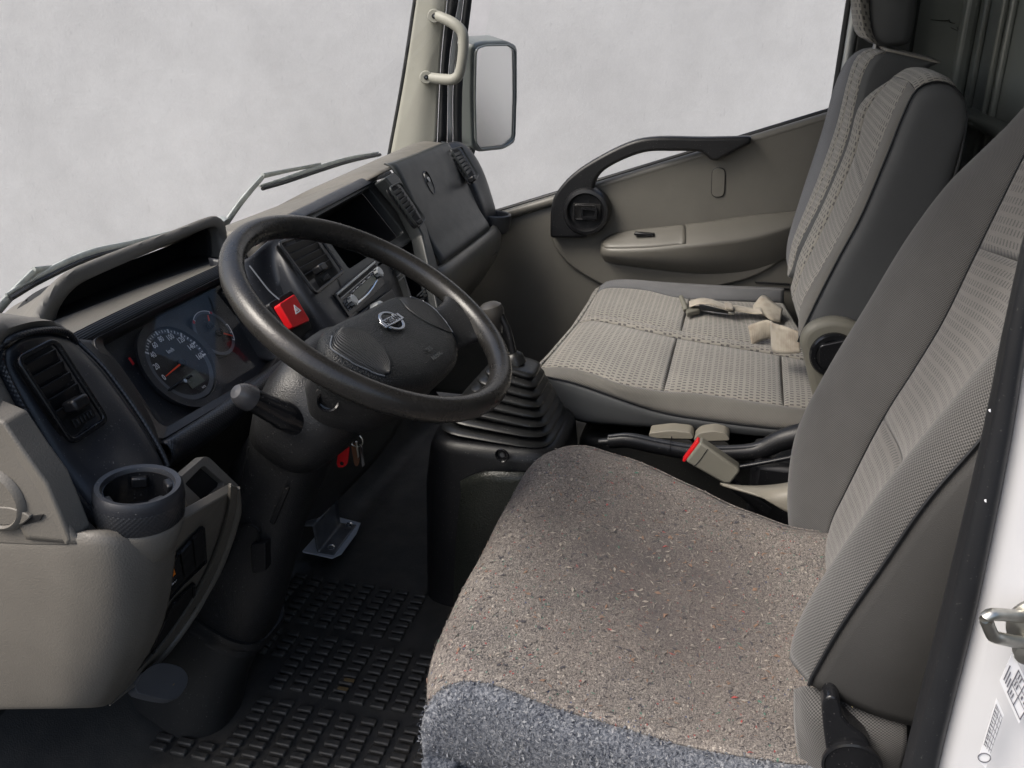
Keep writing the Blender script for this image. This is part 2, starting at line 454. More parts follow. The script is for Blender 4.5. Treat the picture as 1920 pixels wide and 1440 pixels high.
def felt():
    t = NT('recycled_felt'); o = t.co()
    def cells(scale, stretch):
        return t.voro(scale, t.mapping(stretch, o), 'F1', 1)
    def chan(col, k):
        q = t.n.new('ShaderNodeSeparateColor'); t.l.new(col, q.inputs[0]); return q.outputs[k]
    tone = [(0.0, (.020, .020, .026)), (.12, (.054, .050, .053)), (.35, (.125, .114, .107)), (.62, (.205, .186, .166)), (.85, (.285, .259, .228)), (1.0, (.46, .425, .38))]
    a = t.ramp(chan(cells(430, (1, 2.3, 1)), 0), tone); b = t.ramp(chan(cells(640, (2.2, 1, 1.3)), 1), tone)
    c = t.mix(.5, a, b)
    cc = cells(300, (1.3, 1.9, 1)); pick = chan(cc, 2)
    for lo, hi, col in ((.970, .976, (.30, .06, .055)), (.980, .987, (.05, .16, .12)), (.988, .992, (.04, .07, .16)), (.992, 1.0, (.50, .46, .40)), (.0, .020, (.012, .012, .018))):
        m = t.math('MULTIPLY', t.math('GREATER_THAN', pick, lo), t.math('LESS_THAN', pick, hi)); c = t.mix(t.math('MULTIPLY', m, .8), c, col)
    wm = t.ramp(t.noise(3.4, 3, .55, t.mapping((1, 1, 1), o, (1.4, .2, .3))), [(.40, 0.0), (.68, 1.0)])
    c = t.mix(t.math('MULTIPLY', wm, .28), c, (.24, .185, .15))
    st = t.ramp(t.noise(5.2, 3, .55, t.mapping((1, 1, 1), o, (.4, .3, 1.1))), [(.40, 0.0), (.66, 1.0)])      # soiled areas with a shape of their own
    c = t.mix(t.math('MULTIPLY', st, .30), c, (.055, .05, .055))
    gx = t.n.new('ShaderNodeTexGradient'); gx.gradient_type = 'SPHERICAL'; t.l.new(t.mapping((3.2, 4.2, 2.0), o), gx.inputs[0])
    gr = t.math('MULTIPLY', t.ramp(gx.outputs[0], [(.15, 0.0), (.72, 1.0)]), t.ramp(t.noise(8, 4, .6), [(.30, .45), (.65, 1.0)]))          # darker towards the middle of the cover, broken up by noise
    c = t.mix(t.math('MULTIPLY', gr, .85), c, (.050, .045, .049))
    h = t.math('ADD', t.noise(420, 4, .85, t.mapping((1, 2.6, 1), o)), t.math('MULTIPLY', t.noise(60, 3), .5))
    return t.set(c, .95, 0, .05, t.bump(h, .6, .0015), sheen=.08)
FELT = felt()
def fleece():
    t = NT('blue_grey_fleece'); o = t.co()
    n1 = t.noise(260, 4, .8)
    c = t.ramp(n1, [(.36, (.03, .035, .046)), (.5, (.105, .115, .135)), (.63, (.25, .26, .28))])
    c = t.mix(t.math('MULTIPLY', t.ramp(t.noise(150, 1), [(.70, 0.0), (.74, 1.0)]), .6), c, (.45, .44, .43))
    return t.set(c, .97, 0, .1, t.bump(t.noise(300, 5, .85), .7, .002), sheen=.15)
FLEECE = fleece()
def webbing():
    t = NT('belt_webbing'); sx = t.n.new('ShaderNodeSeparateXYZ'); t.l.new(t.co('UV'), sx.inputs[0])
    h = t.math('ADD', t.math('SINE', t.math('MULTIPLY', sx.outputs[1], 2 * math.pi / .0045)), t.math('MULTIPLY', t.math('SINE', t.math('MULTIPLY', sx.outputs[0], 2 * math.pi / .002)), .4))
    c = t.mix(t.ramp(t.noise(25, 4), [(.45, 0.0), (.72, 1.0)]), (.40, .36, .295), (.24, .20, .155))
    return t.set(c, .75, 0, .3, t.bump(h, .35, .0006), sheen=.2)
WEB = webbing()
def metal(name, col, rough, k=.1, metallic=1.0):
    t = NT(name); c = t.mix(t.ramp(t.noise(35, 5, .7), [(.35, 0.0), (.75, 1.0)]), tuple(x * (1 - k) for x in col), col)
    return t.set(c, t.math('ADD', t.math('MULTIPLY', t.noise(60, 4), .25), rough - .1), metallic, .5, t.bump(t.noise(500, 2), .06, .0005))
CHROME = metal('chrome', (.8, .82, .84), .14, .05)
BADGE = metal('badge_chrome', (.50, .52, .55), .18, .2)
ZINC = metal('zinc_steel', (.56, .55, .50), .34, .3)
STEEL = metal('dull_steel', (.36, .37, .39), .34, .35)
BRK = metal('bracket_steel', (.26, .27, .29), .3, .35, .5)
SILVER = metal('silver_paint', (.48, .5, .51), .35, .1, .6)
WIPER = metal('wiper_paint', (.48, .51, .49), .38, .4, .25)
def paint(name, col, rough=.25, dirt=(.5, .5, .48), k=.1, coat=.5):
    t = NT(name); c = t.mix(t.math('MULTIPLY', t.ramp(t.noise(4, 5, .65), [(.45, 0.0), (.8, 1.0)]), k), col, dirt)
    return t.set(c, rough, 0, .5, t.bump(t.noise(12, 2), .03, .002), coat=coat)
WHITE = paint('white_body_paint', (.52, .53, .55), .28, (.6, .6, .6), .25)
OLIVE = paint('grey_green_cab_paint', (.20, .215, .20), .4, (.10, .11, .10), .5, .2)
PLATE = paint('bare_white_sheet', (.68, .72, .80), .5, (.25, .26, .3), .5, 0)
STICK = paint('sticker_paper', (.70, .71, .73), .45, (.6, .6, .62), .4, 0)
INK = paint('sticker_ink', (.12, .12, .14), .6, (.3, .3, .3), .4, 0)
MIRH = paint('mirror_housing_paint', (.16, .18, .175), .35, (.08, .09, .09), .6, .2)
def glass(name, tint, refl):
    t = NT(name); n, l = t.n, t.l
    tr = n.new('ShaderNodeBsdfTransparent'); tr.inputs[0].default_value = (*tint, 1)
    gl = n.new('ShaderNodeBsdfGlossy'); gl.inputs['Roughness'].default_value = .02
    fr = n.new('ShaderNodeFresnel'); fr.inputs[0].default_value = 1.45
    mx = n.new('ShaderNodeMixShader'); l.new(t.math('MULTIPLY', fr.outputs[0], refl), mx.inputs[0])
    l.new(tr.outputs[0], mx.inputs[1]); l.new(gl.outputs[0], mx.inputs[2]); l.new(mx.outputs[0], n['Material Output'].inputs[0])
    return t.m
GLASS = glass('window_glass', (.97, .985, .975), .25)
LENS = glass('cluster_lens', (.96, .96, .96), .035)
def mirror():
    t = NT('mirror_glass'); return t.set((.93, .93, .93), .2, 1.0)
MIRROR = mirror()
def concrete():
    t = NT('plain_concrete'); o = t.co()
    a = t.noise(.9, 6, .6, o); b = t.noise(5, 6, .7, o); d = t.noise(60, 3, .7, o)
    f = t.math('ADD', t.math('ADD', t.math('MULTIPLY', a, .55), t.math('MULTIPLY', b, .35)), t.math('MULTIPLY', d, .10))
    c = t.ramp(f, [(.30, (.45, .445, .446)), (.5, (.53, .525, .525)), (.68, (.61, .605, .605))])
    sp = t.ramp(t.noise(28, 2, .4, t.mapping((1, 1.8, .6), o)), [(.70, 0.0), (.76, 1.0)])
    c = t.mix(t.math('MULTIPLY', sp, .18), c, (.3, .3, .31))
    return t.set(c, .85, 0, .3, t.bump(t.math('ADD', b, t.math('MULTIPLY', d, .4)), .25, .01))
CONC = concrete()
def tarmac():
    t = NT('grey_yard_tarmac'); c = t.ramp(t.noise(40, 4, .7), [(.3, (.045, .045, .046)), (.7, (.085, .085, .083))])
    return t.set(c, 1.0, 0, .0, t.bump(t.noise(90, 3), .3, .01))
TARMAC = tarmac()
def matmat():
    t = NT('floor_mat_rubber'); o = t.co()
    d = t.ramp(t.noise(7, 5, .7, o), [(.45, 0.0), (.75, 1.0)])
    c = t.mix(t.math('MULTIPLY', d, .55), (.034, .0345, .034), (.10, .092, .078))
    h = t.math('ADD', t.voro(420), t.noise(800, 2))
    return t.set(c, t.math('ADD', t.math('MULTIPLY', t.noise(20, 4), .3), .35), 0, .5, t.bump(h, .35, .001))
MATM = matmat()
# ------------------------------------------------------------------ the setting
def st(o): o['kind'] = 'structure'; return o
hd = Vector((math.cos(YAW), math.sin(YAW), 0)); hr = Vector((math.sin(YAW), -math.cos(YAW), 0))
GZ = -.78
wc = CAM + hd * 5.2
w_lp = [Vector((wc.x, wc.y, GZ)) + hr * a + hd * b for a, b in ((-9, 0), (9, 0), (9, .25), (-9, .25))]
st(prism('wall', w_lp, (0, 0, 4.0), CONC, None, 0, base=(wc.x, wc.y, GZ)))
st(obj('ground', [(-60, -60, GZ), (60, -60, GZ), (60, 60, GZ), (-60, 60, GZ)], [(0, 1, 2, 3)], TARMAC))
# cab shell
st(box('floor', (.86, .30, -.025), (1.78, 1.5, .05), RUBBER, None, bev=0))
def cabroof():
    rows = [[Vector((x, y, 1.52 + .03 * math.sin(math.pi * max(0, min(1, x / 1.74))) - (.05 if y > .5 else 0))) for x in (-.02, .4, .87, 1.35, 1.76)] for y in (-.48, -.1, .3, .58)]
    return st(patch('roof', rows, OLIVE, None, 10, 12, .03))
cabroof()
rw = st(box('rear_wall', (.87, -.47, .78), (1.78, .03, 1.5), OLIVE, None, bev=0))
for u0, w in ((1838, .014), (1858, .010), (1890, .018), (1908, .012)):
    a = px(u0, 0, Y=-.453)
    box('rib', (a.x, -.449, .80), (w, .012, 1.35), OLIVE, rw, bev=.004)
for (u, v, du) in ((1905, 212, .25),):
    a = px(u, v, Y=-.45)
    box('ledge', (a.x + .05, -.43, a.z - .03), (1.1, .05, .02), OLIVE, rw, bev=.008)
sw = st(box('side_wall', (1.745, -.33, .78), (.03, .27, 1.5), OLIVE, None, bev=0))
box('corner_post', (1.715, -.44, .8), (.05, .03, 1.4), OLIVE, sw, bev=.01)
patch('lower_panel', [[px(u, v, X=1.725) for u, v in ((1795, 205), (1850, 215), (1925, 225))], [px(u, v, X=1.715) for u, v in ((1795, 260), (1850, 260), (1925, 250))], [px(u, v, X=1.70) for u, v in ((1775, 330), (1850, 330), (1925, 330))], [px(u, v, X=1.69) for u, v in ((1760, 420), (1850, 420), (1925, 420))]], OLIVE, sw, 12, 12, .004)
tube('cable', [px(u, v, X=1.725 if v < 200 else 1.72) for u, v in ((1828, -30), (1822, 20), (1830, 45), (1818, 80), (1812, 110), (1818, 130), (1806, 165), (1802, 200))], .0022, BLACK, sw, 6, steps=40)
for pts in (((1745, 37), (1768, 39), (1780, 38)), ((1779, 36), (1782, 42), (1790, 44)), ((1783, 52), (1796, 57), (1794, 50)), ((1783, 368), (1786, 352), (1792, 345)), ((1800, 350), (1805, 340))):
    tube('scuff_mark', [px(u, v, X=1.7285) for u, v in pts], .0016, BLACK, sw, 5, steps=12, flat=.4)
# ------------------------------------------------------------------ windscreen
def ws(u, v, out=.0):
    N = Vector((0, .885, .465)); return pxp(u, v, Vector((0, .955 + out, .69)), N)
W0, W1 = .945, .69
wsc = thing('windscreen', 'large clear windscreen glass above the dashboard, without tint', 'windscreen', (.87, .95, .68))
rows = [[Vector((x, .935 - t * .40 + .03 * math.sin(math.pi * x / 1.74), .68 + t * .80)) for x in (0.0, .4, .87, 1.3, 1.69)] for t in (0, .33, .66, 1)]
patch('pane', rows, GLASS, wsc, 6, 10, 0)
tube('bottom_seal', [Vector((x, .938 + .03 * math.sin(math.pi * x / 1.74), .658)) for x in (.02, .4, .87, 1.3, 1.69)], .007, SEAL, wsc, 8)
# ------------------------------------------------------------------ far windscreen pillar
def xt(p, q, k): return p + (p - q) * k
AP = thing('windscreen_pillar', 'pale grey plastic-trimmed pillar between windscreen and passenger window', 'pillar', (1.69, .80, .66))
def col(pts, X):
    c = cX(pts, X); return [xt(c[0], c[1], 1.2)] + c
A1 = col([(781, 0), (758, 150), (730, 302)], [1.655, 1.66, 1.665])
A2 = col([(815, 0), (795, 140), (775, 300)], [1.66, 1.66, 1.66])
A3 = col([(838, 0), (826, 120), (819, 275)], [1.68, 1.68, 1.68])
patch('trim', [A1, A2, A3], PALE, AP, 12, 24, .006)
tube('windscreen_seal', [p + Vector((.004, .006, 0)) for p in A1], .005, SEAL, AP, 8)
B1 = col([(860, 0), (842, 117), (838, 268)], [1.69] * 3); A4 = [p + Vector((.004, 0, 0)) for p in A3]
patch('door_seal', [A4, [(a + b) / 2 - Vector((.012, 0, 0)) for a, b in zip(A4, B1)], B1], SEAL, AP, 10, 20, .006)
B2 = col([(869, 0), (850, 150), (849, 268)], [1.70] * 3)
patch('body_flange', [[p + Vector((.004, 0, 0)) for p in B1], B2], SILVER, AP, 4, 16, .004)
B3 = col([(885, 0), (868, 150), (866, 290)], [1.705] * 3)
patch('outer_seal', [[p + Vector((.003, 0, 0)) for p in B2], [(a + b) / 2 - Vector((.008, 0, 0)) for a, b in zip(B2, B3)], B3], SEAL, AP, 8, 16, .006)
GH = thing('grab_handle', 'pale plastic grab handle screwed to the windscreen pillar', 'handle', px(800, 145, X=1.66))
hp = [((812, 27), 1.645), ((828, 33), 1.632), ((850, 44), 1.622), ((866, 60), 1.620), ((869, 82), 1.62), ((866, 115), 1.62), ((860, 140), 1.622), ((848, 149), 1.624), ((825, 148), 1.632), ((797, 144), 1.645)]
tube('bar', [px(p[0], p[1], X=x) for p, x in hp], [.0125, .013, .0135, .0135, .013, .0125, .013, .0135, .013, .0125], PALE, GH, 14, steps=50, up=XV)
for (u, v) in ((814, 30), (799, 145)):
    c = px(u, v, X=1.630)
    nm = (CAM - c).normalized()
    lathe('foot', [(.0001, -.03), (.016, -.03), (.0165, -.002), (.0145, .003), (.0001, .003)], c, nm, PALE, GH, 18)
    s = lathe('screw', [(.0001, .002), (.0062, .002), (.0062, .0045), (.004, .0055), (.0035, .004), (.0001, .004)], c, nm, BLACK, GH, 14)
    lathe('screw_socket', [(.0001, .0045), (.0024, .0045), (.0024, .0052), (.0001, .0052)], c, nm, STEEL, s, 8)
# ------------------------------------------------------------------ passenger door
PD = thing('passenger_door', 'taupe inner panel of the closed passenger door with black pull handle', 'door', (1.71, .2, 0))
def belt(y): return .571 + (.614 - y) * .3434
ys = [.86, .6, .4, .2, 0, -.1, -.2, -.32]
rows = []
for k in (0, .03, .06, .2, .4, .7, 1.0):
    rows.append([Vector((1.715 - (.012 if k > .05 else .012 * k / .06) , y, belt(y) * (1 - k) + .02 * k - (.0 if k else 0))) for y in ys])
patch('inner_panel', rows, DOORP, PD, 30, 24, .012)
tp = [(1036, 372), (1100, 350), (1200, 318), (1330, 278), (1450, 243), (1562, 209), (1552, 300), (1520, 400), (1492, 455), (1450, 500), (1380, 530), (1250, 552), (1160, 545), (1110, 525), (1066, 496), (1041, 466), (1031, 440), (1031, 400)]
lp = [px(u, v + 5 if v < 373 and u > 1030 and i < 6 else v, X=1.688) for i, (u, v) in enumerate(tp)]
ct = crom(lp[5:] , 40)
up_p = prism('upper_trim', crom(lp[:6], 14)[:-1] + ct, (.014, 0, 0), DOORP, PD, .006, 3)
tube('belt_roll', [Vector((1.700, y, belt(y) - .010)) for y in ys], .013, DOORP, PD, 12, steps=20)
tube('belt_seal', [Vector((1.722, y, belt(y) + .003)) for y in ys], .0065, SEAL, PD, 8, steps=20)
pane_rows = [[Vector((1.735 - t * .09, y, belt(y) * (1 - t) + 1.42 * t - .02 * (1 - t))) for y in (.80 - .25 * t, .4, .1, -.19)] for t in (0, .5, 1)]
patch('window_pane', pane_rows, GLASS, PD, 6, 8, 0)
# rear edge of the window opening
e0, e1 = px(1561, 214, X=1.705), px(1594, 0, X=1.70); et = xt(e1, e0, 1.3)
tube('window_seal', [e0, e1, et], .009, SEAL, PD, 8)
e2, e3 = px(1573, 212, X=1.70), px(1606, 0, X=1.695); e4 = xt(e3, e2, 1.3)
tube('window_frame', [e2 + Vector((0, 0, -.4)), e2, e3, e4], [.012, .012, .012, .012], SILVER, PD, 8)
box('rear_post', ((e2 + e4) / 2) + Vector((.012, -.07, -.2)), (.02, .13, 1.2), CHAR, PD, bev=.01)
# armrest
inn = cX([(1128, 452), (1150, 438), (1209, 428), (1278, 421), (1347, 412), (1416, 402), (1484, 396), (1530, 390)], 1.687)
lip = cX([(1126, 462), (1141, 468), (1209, 467), (1282, 460), (1347, 452), (1416, 441), (1484, 421), (1530, 400)], [1.66, 1.640, 1.630, 1.630, 1.632, 1.640, 1.655, 1.68])
lip2 = [p + Vector((-.002, 0, -.008)) for p in lip]
mid = cX([(1126, 476), (1141, 483), (1209, 490), (1282, 492), (1347, 488), (1416, 478), (1484, 455), (1530, 420)], [1.665, 1.645, 1.640, 1.642, 1.648, 1.658, 1.67, 1.685])
bot = cX([(1128, 482), (1141, 493), (1209, 504), (1282, 512), (1347, 514), (1416, 506), (1484, 480), (1530, 440)], 1.690)
patch('armrest', [inn, [(a * .4 + b * .6) + Vector((0, 0, .004)) for a, b in zip(inn, lip)], lip, lip2, mid, bot], DOORP, PD, 26, 36, .004)
pl_i = cX([(1131, 452), (1152, 441), (1209, 431), (1268, 425), (1283, 424)], 1.680)
pl_l = cX([(1129, 461), (1143, 465), (1209, 464), (1268, 459), (1285, 456)], [1.658, 1.643, 1.634, 1.634, 1.634])
pl = patch('switch_plate', [[p + Vector((0, 0, .004)) for p in pl_i], [(a + b) / 2 + Vector((0, 0, .0075)) for a, b in zip(pl_i, pl_l)], [p + Vector((-.001, 0, .004)) for p in pl_l], [p + Vector((0, 0, -.004)) for p in pl_l]], DOORP, PD, 12, 24, .003)
sc_ = px(1208, 443, X=1.655) + Vector((0, 0, .006))
box('window_switch', sc_, (.016, .050, .008), BLACKG, pl, bev=.002)
# inner release in its round bezel
c = px(1099, 397, X=1.648)
lathe('handle_bezel', [(.0001, -.03), (.061, -.03), (.061, .0), (.057, .008), (.049, .010), (.046, .006), (.044, -.004), (.0001, -.006)], c, (-1, 0, 0), BLACK, PD, 40)
hb = box('handle_recess', c + Vector((-.003, -.002, 0)), (.004, .072, .044), DARK, PD, bev=.0015)
rl = rounded([c + Vector((-.009, y, z)) for y, z in ((.030, .020), (-.030, .020), (-.030, -.020), (.030, -.020))], .008)
ringpanel('recess_rim', rl, inset(rl, .004), (-.004, 0, 0), BLACKG, hb)
lv = [c + Vector((-.010, y, z)) for y, z in ((.012, .014), (-.032, .012), (-.030, -.014), (.010, -.014))]
lv = rounded(lv, .006)
ringpanel('release_lever', lv, inset(lv, .006), (-.007, 0, 0), BLACKG, PD, .002)
ah = [(1031, 447), (1031, 400), (1040, 365), (1075, 325), (1130, 290), (1185, 265), (1235, 257), (1320, 258), (1409, 256), (1409, 268), (1345, 302), (1333, 302), (1322, 292), (1310, 285), (1260, 284), (1215, 285), (1175, 297), (1135, 318), (1117, 338), (1112, 360), (1110, 400), (1100, 447)]
oo = crom([px(u, v, X=1.652) for u, v in ah[1:9]], 30); ii = crom([px(u, v, X=1.652) for u, v in ah[12:21]], 30)
prism('pull_handle', [px(*ah[0], X=1.652)] + oo + [px(*p, X=1.652) for p in ah[9:12]] + ii + [px(*ah[-1], X=1.652)], (.034, 0, 0), BLACK, PD, .008, 3)
cp = [px(1338 + a, 342 + b, X=1.6865) for a, b in ((-2, -27), (22, -27), (20, 27), (-4, 27))]
cp = rounded(cp, .018, 7)
oc = prism('screw_cover', cp, (-.003, 0, 0), DOORP, PD, .0012)
ringpanel('cover_gap', [p + Vector((-.0005, 0, 0)) for p in cp], inset(cp, -.0016), (-.0006, 0, 0), BLACK, oc, 0)
for dv in (0, 9):
    box('grille_slot', px(1448, 531 + dv, X=1.700), (.006, .085, .004), BLACK, PD, bev=.001)
# ------------------------------------------------------------------ door mirror
mN = Vector((-.25, -.95, -.25)).normalized(); mP = px(926, 180, X=1.93)
MR = thing('door_mirror', 'tall rectangular door mirror in grey housing outside the passenger window', 'mirror', px(926, 283, X=1.93))
def mp(u, v, d=0): return pxp(u, v, mP + mN * d, mN)
hl = rounded([mp(u, v) for u, v in ((886, 84), (905, 78), (950, 76), (971, 86), (971, 180), (967, 268), (945, 281), (897, 286), (886, 272), (884, 180))], .02, 4)
prism('housing', hl, -mN * .06, MIRH, MR, .012, 3)
gl = rounded([mp(u, v, .004) for u, v in ((891, 92), (908, 86), (950, 85), (963, 94), (964, 180), (962, 258), (944, 272), (900, 277), (891, 265), (889, 180))], .014, 4)
prism('mirror_glass', gl, -mN * .006, MIRROR, MR, .0015)
ringpanel('rim', [p + mN * .001 for p in inset(gl, -.0045)], [p + mN * .001 for p in inset(gl, -.0005)], mN * .006, MIRH, MR, .002)
box('bracket', mp(880, 135, -.03), (.03, .04, .075), MIRH, MR, bev=.008)
tube('stay', [mp(884, 160, -.035), mp(878, 220, -.04), mp(888, 262, -.03), mp(880, 300, -.03)], .010, MIRH, MR, 10)
tube('lower_arm', [mp(886, 255, -.03), mp(878, 280, -.03), px(874, 300, X=1.76)], .011, SILVER, MR, 10)
# ------------------------------------------------------------------ wipers outside
def wiper(label, arm, arm2, blade, pv):
    W = thing('wiper', label, 'wiper', ws(*pv, .02), 'windscreen wipers')
    lathe('pivot_cap', [(.0001, 0), (.016, 0), (.016, .012), (.010, .02), (.0001, .02)], ws(*pv, .02), (0, .885, .465), WIPER, W, 16)
    tube('arm', [ws(*p, .025) for p in arm], [.010, .009, .0075], WIPER, W, 8, up=Vector((0, .885, .465)), flat=.55)
    tube('arm_tip', [ws(*p, .026) for p in arm2], [.0065, .005, .0045], WIPER, W, 8, up=Vector((0, .885, .465)), flat=.6)
    b = [ws(*p, .014) for p in blade]
    tube('blade_frame', [p + Vector((0, .006, .005)) for p in b], [.003, .0075, .008, .007, .003], WIPER, W, 8, up=Vector((0, .885, .465)), flat=.7)
    tube('rubber_blade', b, .004, SEAL, W, 6, up=Vector((0, .885, .465)))
    return W
w1 = wiper('grey windscreen wiper standing behind the steering wheel rim', [(424, 418), (455, 375), (492, 332)], [(492, 330), (530, 322), (600, 308)], [(492, 354), (540, 340), (600, 320), (655, 303), (713, 290)], (421, 424))
w2 = wiper('grey windscreen wiper at the left behind the instrument hood', [(-30, 612), (15, 560), (64, 510)], [(62, 508), (110, 500), (190, 478)], [(20, 560), (80, 525), (170, 484), (260, 462), (330, 440)], (-45, 625))
lathe('wear_marker', [(.0001, 0), (.005, 0), (.004, .003), (.0001, .003)], ws(209, 470, .035), (0, -.885, -.2), ORANGE, w2, 10)
# ------------------------------------------------------------------ dashboard
XV = Vector((1, 0, 0))
DB = thing('dashboard', 'full-width taupe and black truck dashboard with vents and instrument cluster', 'dashboard', (.85, .80, .40))
def yz_plane(a, b):
    """plane through the lateral axis and two (Y, Z) points; returns point, normal to the rear, up-slope vector"""
    d = Vector((0, a[0] - b[0], a[1] - b[1])).normalized(); n = XV.cross(d)
    if n.y > 0: n = -n
    return Vector((0, b[0], b[1])), n, d
def on(pl, u, v, out=0): return pxp(u, v, pl[0] + pl[1] * out, pl[1])
def extr(name, secs, mat, parent, n=24, caps=False, thick=.004, nv=10, label=None):
    """skin through profiles given at several X: secs = [(X, [(Y, Z) ...])]"""
    rows = [[Vector((x, y, z)) for y, z in pr] for x, pr in secs]
    return patch(name, rows, mat, parent, nv, n, thick, label=label)
CL = yz_plane((.768, .667), (.690, .560))      # instrument lens
SK = yz_plane((.725, .730), (.660, .635))      # centre stack
PO = yz_plane((.690, .735), (.655, .633))      # left vent pod
SWP = yz_plane((.563, .512), (.720, .250))     # lower switch panel
# top pad, from the windscreen base to the front edge
def topz(x, t): return 0
top = []
for x, prof in ((-.01, [(.95, .66), (.90, .690), (.82, .712), (.77, .722), (.74, .716)]),
                (.10, [(.95, .672), (.90, .697), (.84, .715), (.79, .722), (.77, .712)]),
                (.22, [(.955, .676), (.93, .688), (.88, .703), (.82, .712), (.79, .700)]),
                (.242, [(.955, .676), (.93, .688), (.88, .703), (.82, .710), (.79, .698)]),
                (.268, [(.955, .672), (.935, .676), (.90, .655), (.84, .635), (.80, .62)]),
                (.45, [(.955, .672), (.935, .676), (.90, .655), (.84, .635), (.80, .62)]),
                (.715, [(.955, .672), (.935, .676), (.90, .655), (.84, .635), (.80, .62)]),
                (.735, [(.953, .677), (.928, .688), (.875, .703), (.81, .715), (.77, .712)]),
                (.78, [(.95, .680), (.92, .692), (.86, .712), (.79, .730), (.745, .738)]),
                (1.06, [(.945, .682), (.915, .694), (.85, .716), (.78, .738), (.735, .745)]),
                (1.09, [(.945, .682), (.915, .698), (.85, .728), (.76, .758), (.705, .762)]),
                (1.30, [(.935, .685), (.905, .702), (.85, .735), (.77, .766), (.708, .766)]),
                (1.50, [(.925, .688), (.90, .704), (.85, .738), (.78, .769), (.712, .768)]),
                (1.60, [(.92, .680), (.895, .695), (.85, .725), (.79, .752), (.73, .752)])):
    top.append([Vector((x, y, z)) for y, z in prof])
patch('top_pad', top, BEIGE, DB, 110, 18, .004, straight=True)
# hood over the open tray above the instruments
hood = [px(u, v, Y=y) for u, v, y in ((64, 612, .80), (80, 575, .82), (102, 540, .832), (132, 512, .836), (180, 490, .838), (258, 460, .838), (330, 434, .838), (392, 410, .838), (412, 412, .838), (421, 430, .836), (424, 470, .825), (424, 492, .815))]
hb_ = [p + Vector((0, .10, -.010)) for p in hood]
hin = [px(u, v, Y=.836) for u, v in ((98, 604), (106, 578), (124, 550), (150, 528), (195, 506), (265, 475), (335, 447), (385, 425), (402, 424), (410, 440), (413, 470), (412, 490))]
patch('hood', [[p + Vector((0, .10, -.055)) for p in hood], [p + Vector((0, .05, -.034)) for p in hood], [p + Vector((0, .012, -.006)) for p in hood], [p + Vector((0, .003, -.0005)) for p in hood], hood, [a * .88 + b * .12 + Vector((0, -.0015, 0)) for a, b in zip(hood, hin)], [a * .12 + b * .88 + Vector((0, -.0015, 0)) for a, b in zip(hood, hin)], hin, [p + Vector((0, .015, -.001)) for p in hin]], BEIGE, DB, 40, 60, .003)
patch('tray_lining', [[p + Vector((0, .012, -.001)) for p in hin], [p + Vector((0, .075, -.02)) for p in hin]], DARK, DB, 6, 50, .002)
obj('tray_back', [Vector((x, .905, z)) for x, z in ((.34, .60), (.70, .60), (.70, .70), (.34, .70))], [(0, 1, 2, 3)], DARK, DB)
# lip below the tray and the ribbed strip
l0 = [Vector((x, .90, .675)) for x in (.24, .40, .56, .72)]
l1 = [px(u, v, Y=y) for u, v, y in ((84, 610, .815), (200, 565, .818), (300, 526, .82), (424, 484, .82))]
l2 = [px(u, v, Y=.772) for u, v in ((118, 632), (200, 592), (300, 546), (405, 500))]
l3 = [px(u, v, Y=.766) for u, v in ((124, 640), (200, 600), (300, 552), (405, 506))]
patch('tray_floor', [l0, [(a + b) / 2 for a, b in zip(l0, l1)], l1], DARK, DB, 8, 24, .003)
patch('tray_lip', [[p + Vector((0, .006, -.003)) for p in l1], l1, l2, l3], BEIGE, DB, 16, 24, .003)
s0 = [px(u, v, Y=.764) for u, v in ((122, 634), (200, 595), (300, 548), (430, 489))]
s1 = [px(u, v, Y=.752) for u, v in ((140, 655), (210, 618), (305, 571), (430, 512))]
s2 = [px(u, v, Y=.766) for u, v in ((150, 668), (215, 632), (310, 585), (430, 527))]
patch('ribbed_strip', [s0, [p + Vector((0, -.004, .002)) for p in s0], s1, s2], RIBBED, DB, 14, 30, .003)
# --- instrument cluster
def loopn(pts, n): return crom(pts, n, True)
cf = [on(CL, u, v, .028) for u, v in ((190, 640), (430, 522), (530, 655), (505, 690), (312, 800), (296, 790))]
co = [on(CL, u, v, .036) for u, v in ((172, 636), (440, 505), (560, 640), (530, 690), (300, 828), (268, 800))]
body = [on(CL, u, v, -.03) for u, v in ((150, 600), (470, 460), (600, 620), (560, 720), (330, 850), (240, 800))]
obj('cluster_back', [on(CL, u, v, -.006) for u, v in ((150, 640), (460, 480), (590, 650), (300, 860))], [(0, 1, 2, 3)], NAVY, DB)
fo, fi = rounded(co, .012, 4), rounded(cf, .010, 4)
fr = ringpanel('cluster_frame', fo, fi, -CL[1] * .04, BLACK, DB, .002)
def ell(cu, cv, ru, rv, n=48, out=0, rot=0):
    """disc in the cluster plane: centre pixel, radii in metres"""
    c = on(CL, cu, cv, out)
    return [c + XV * (ru * math.cos(2 * math.pi * k / n)) + CL[2] * (rv * math.sin(2 * math.pi * k / n)) for k in range(n)]
gc = on(CL, 341, 681) - XV * .0062
GR = .0535
def gpt(ang, r, out=0.0, c=None):
    """gauge point: ang degrees clockwise from straight up"""
    return (c or gc) + XV * (r * math.sin(R(ang))) + CL[2] * (r * math.cos(R(ang))) + CL[1] * out
def gdisc(name, c, r0, r1, mat, out, parent, n=48, h=.001):
    if r0 <= 0: return prism(name, [gpt(360 * k / n, r1, out, c) for k in range(n)], CL[1] * h, mat, parent)
    return ringpanel(name, [gpt(360 * k / n, r1, out, c) for k in range(n)], [gpt(360 * k / n, r0, out, c) for k in range(n)], CL[1] * h, mat, parent, 0)
fc = on(CL, 341, 681) + XV * .0905 + CL[2] * .014; FR_ = .037
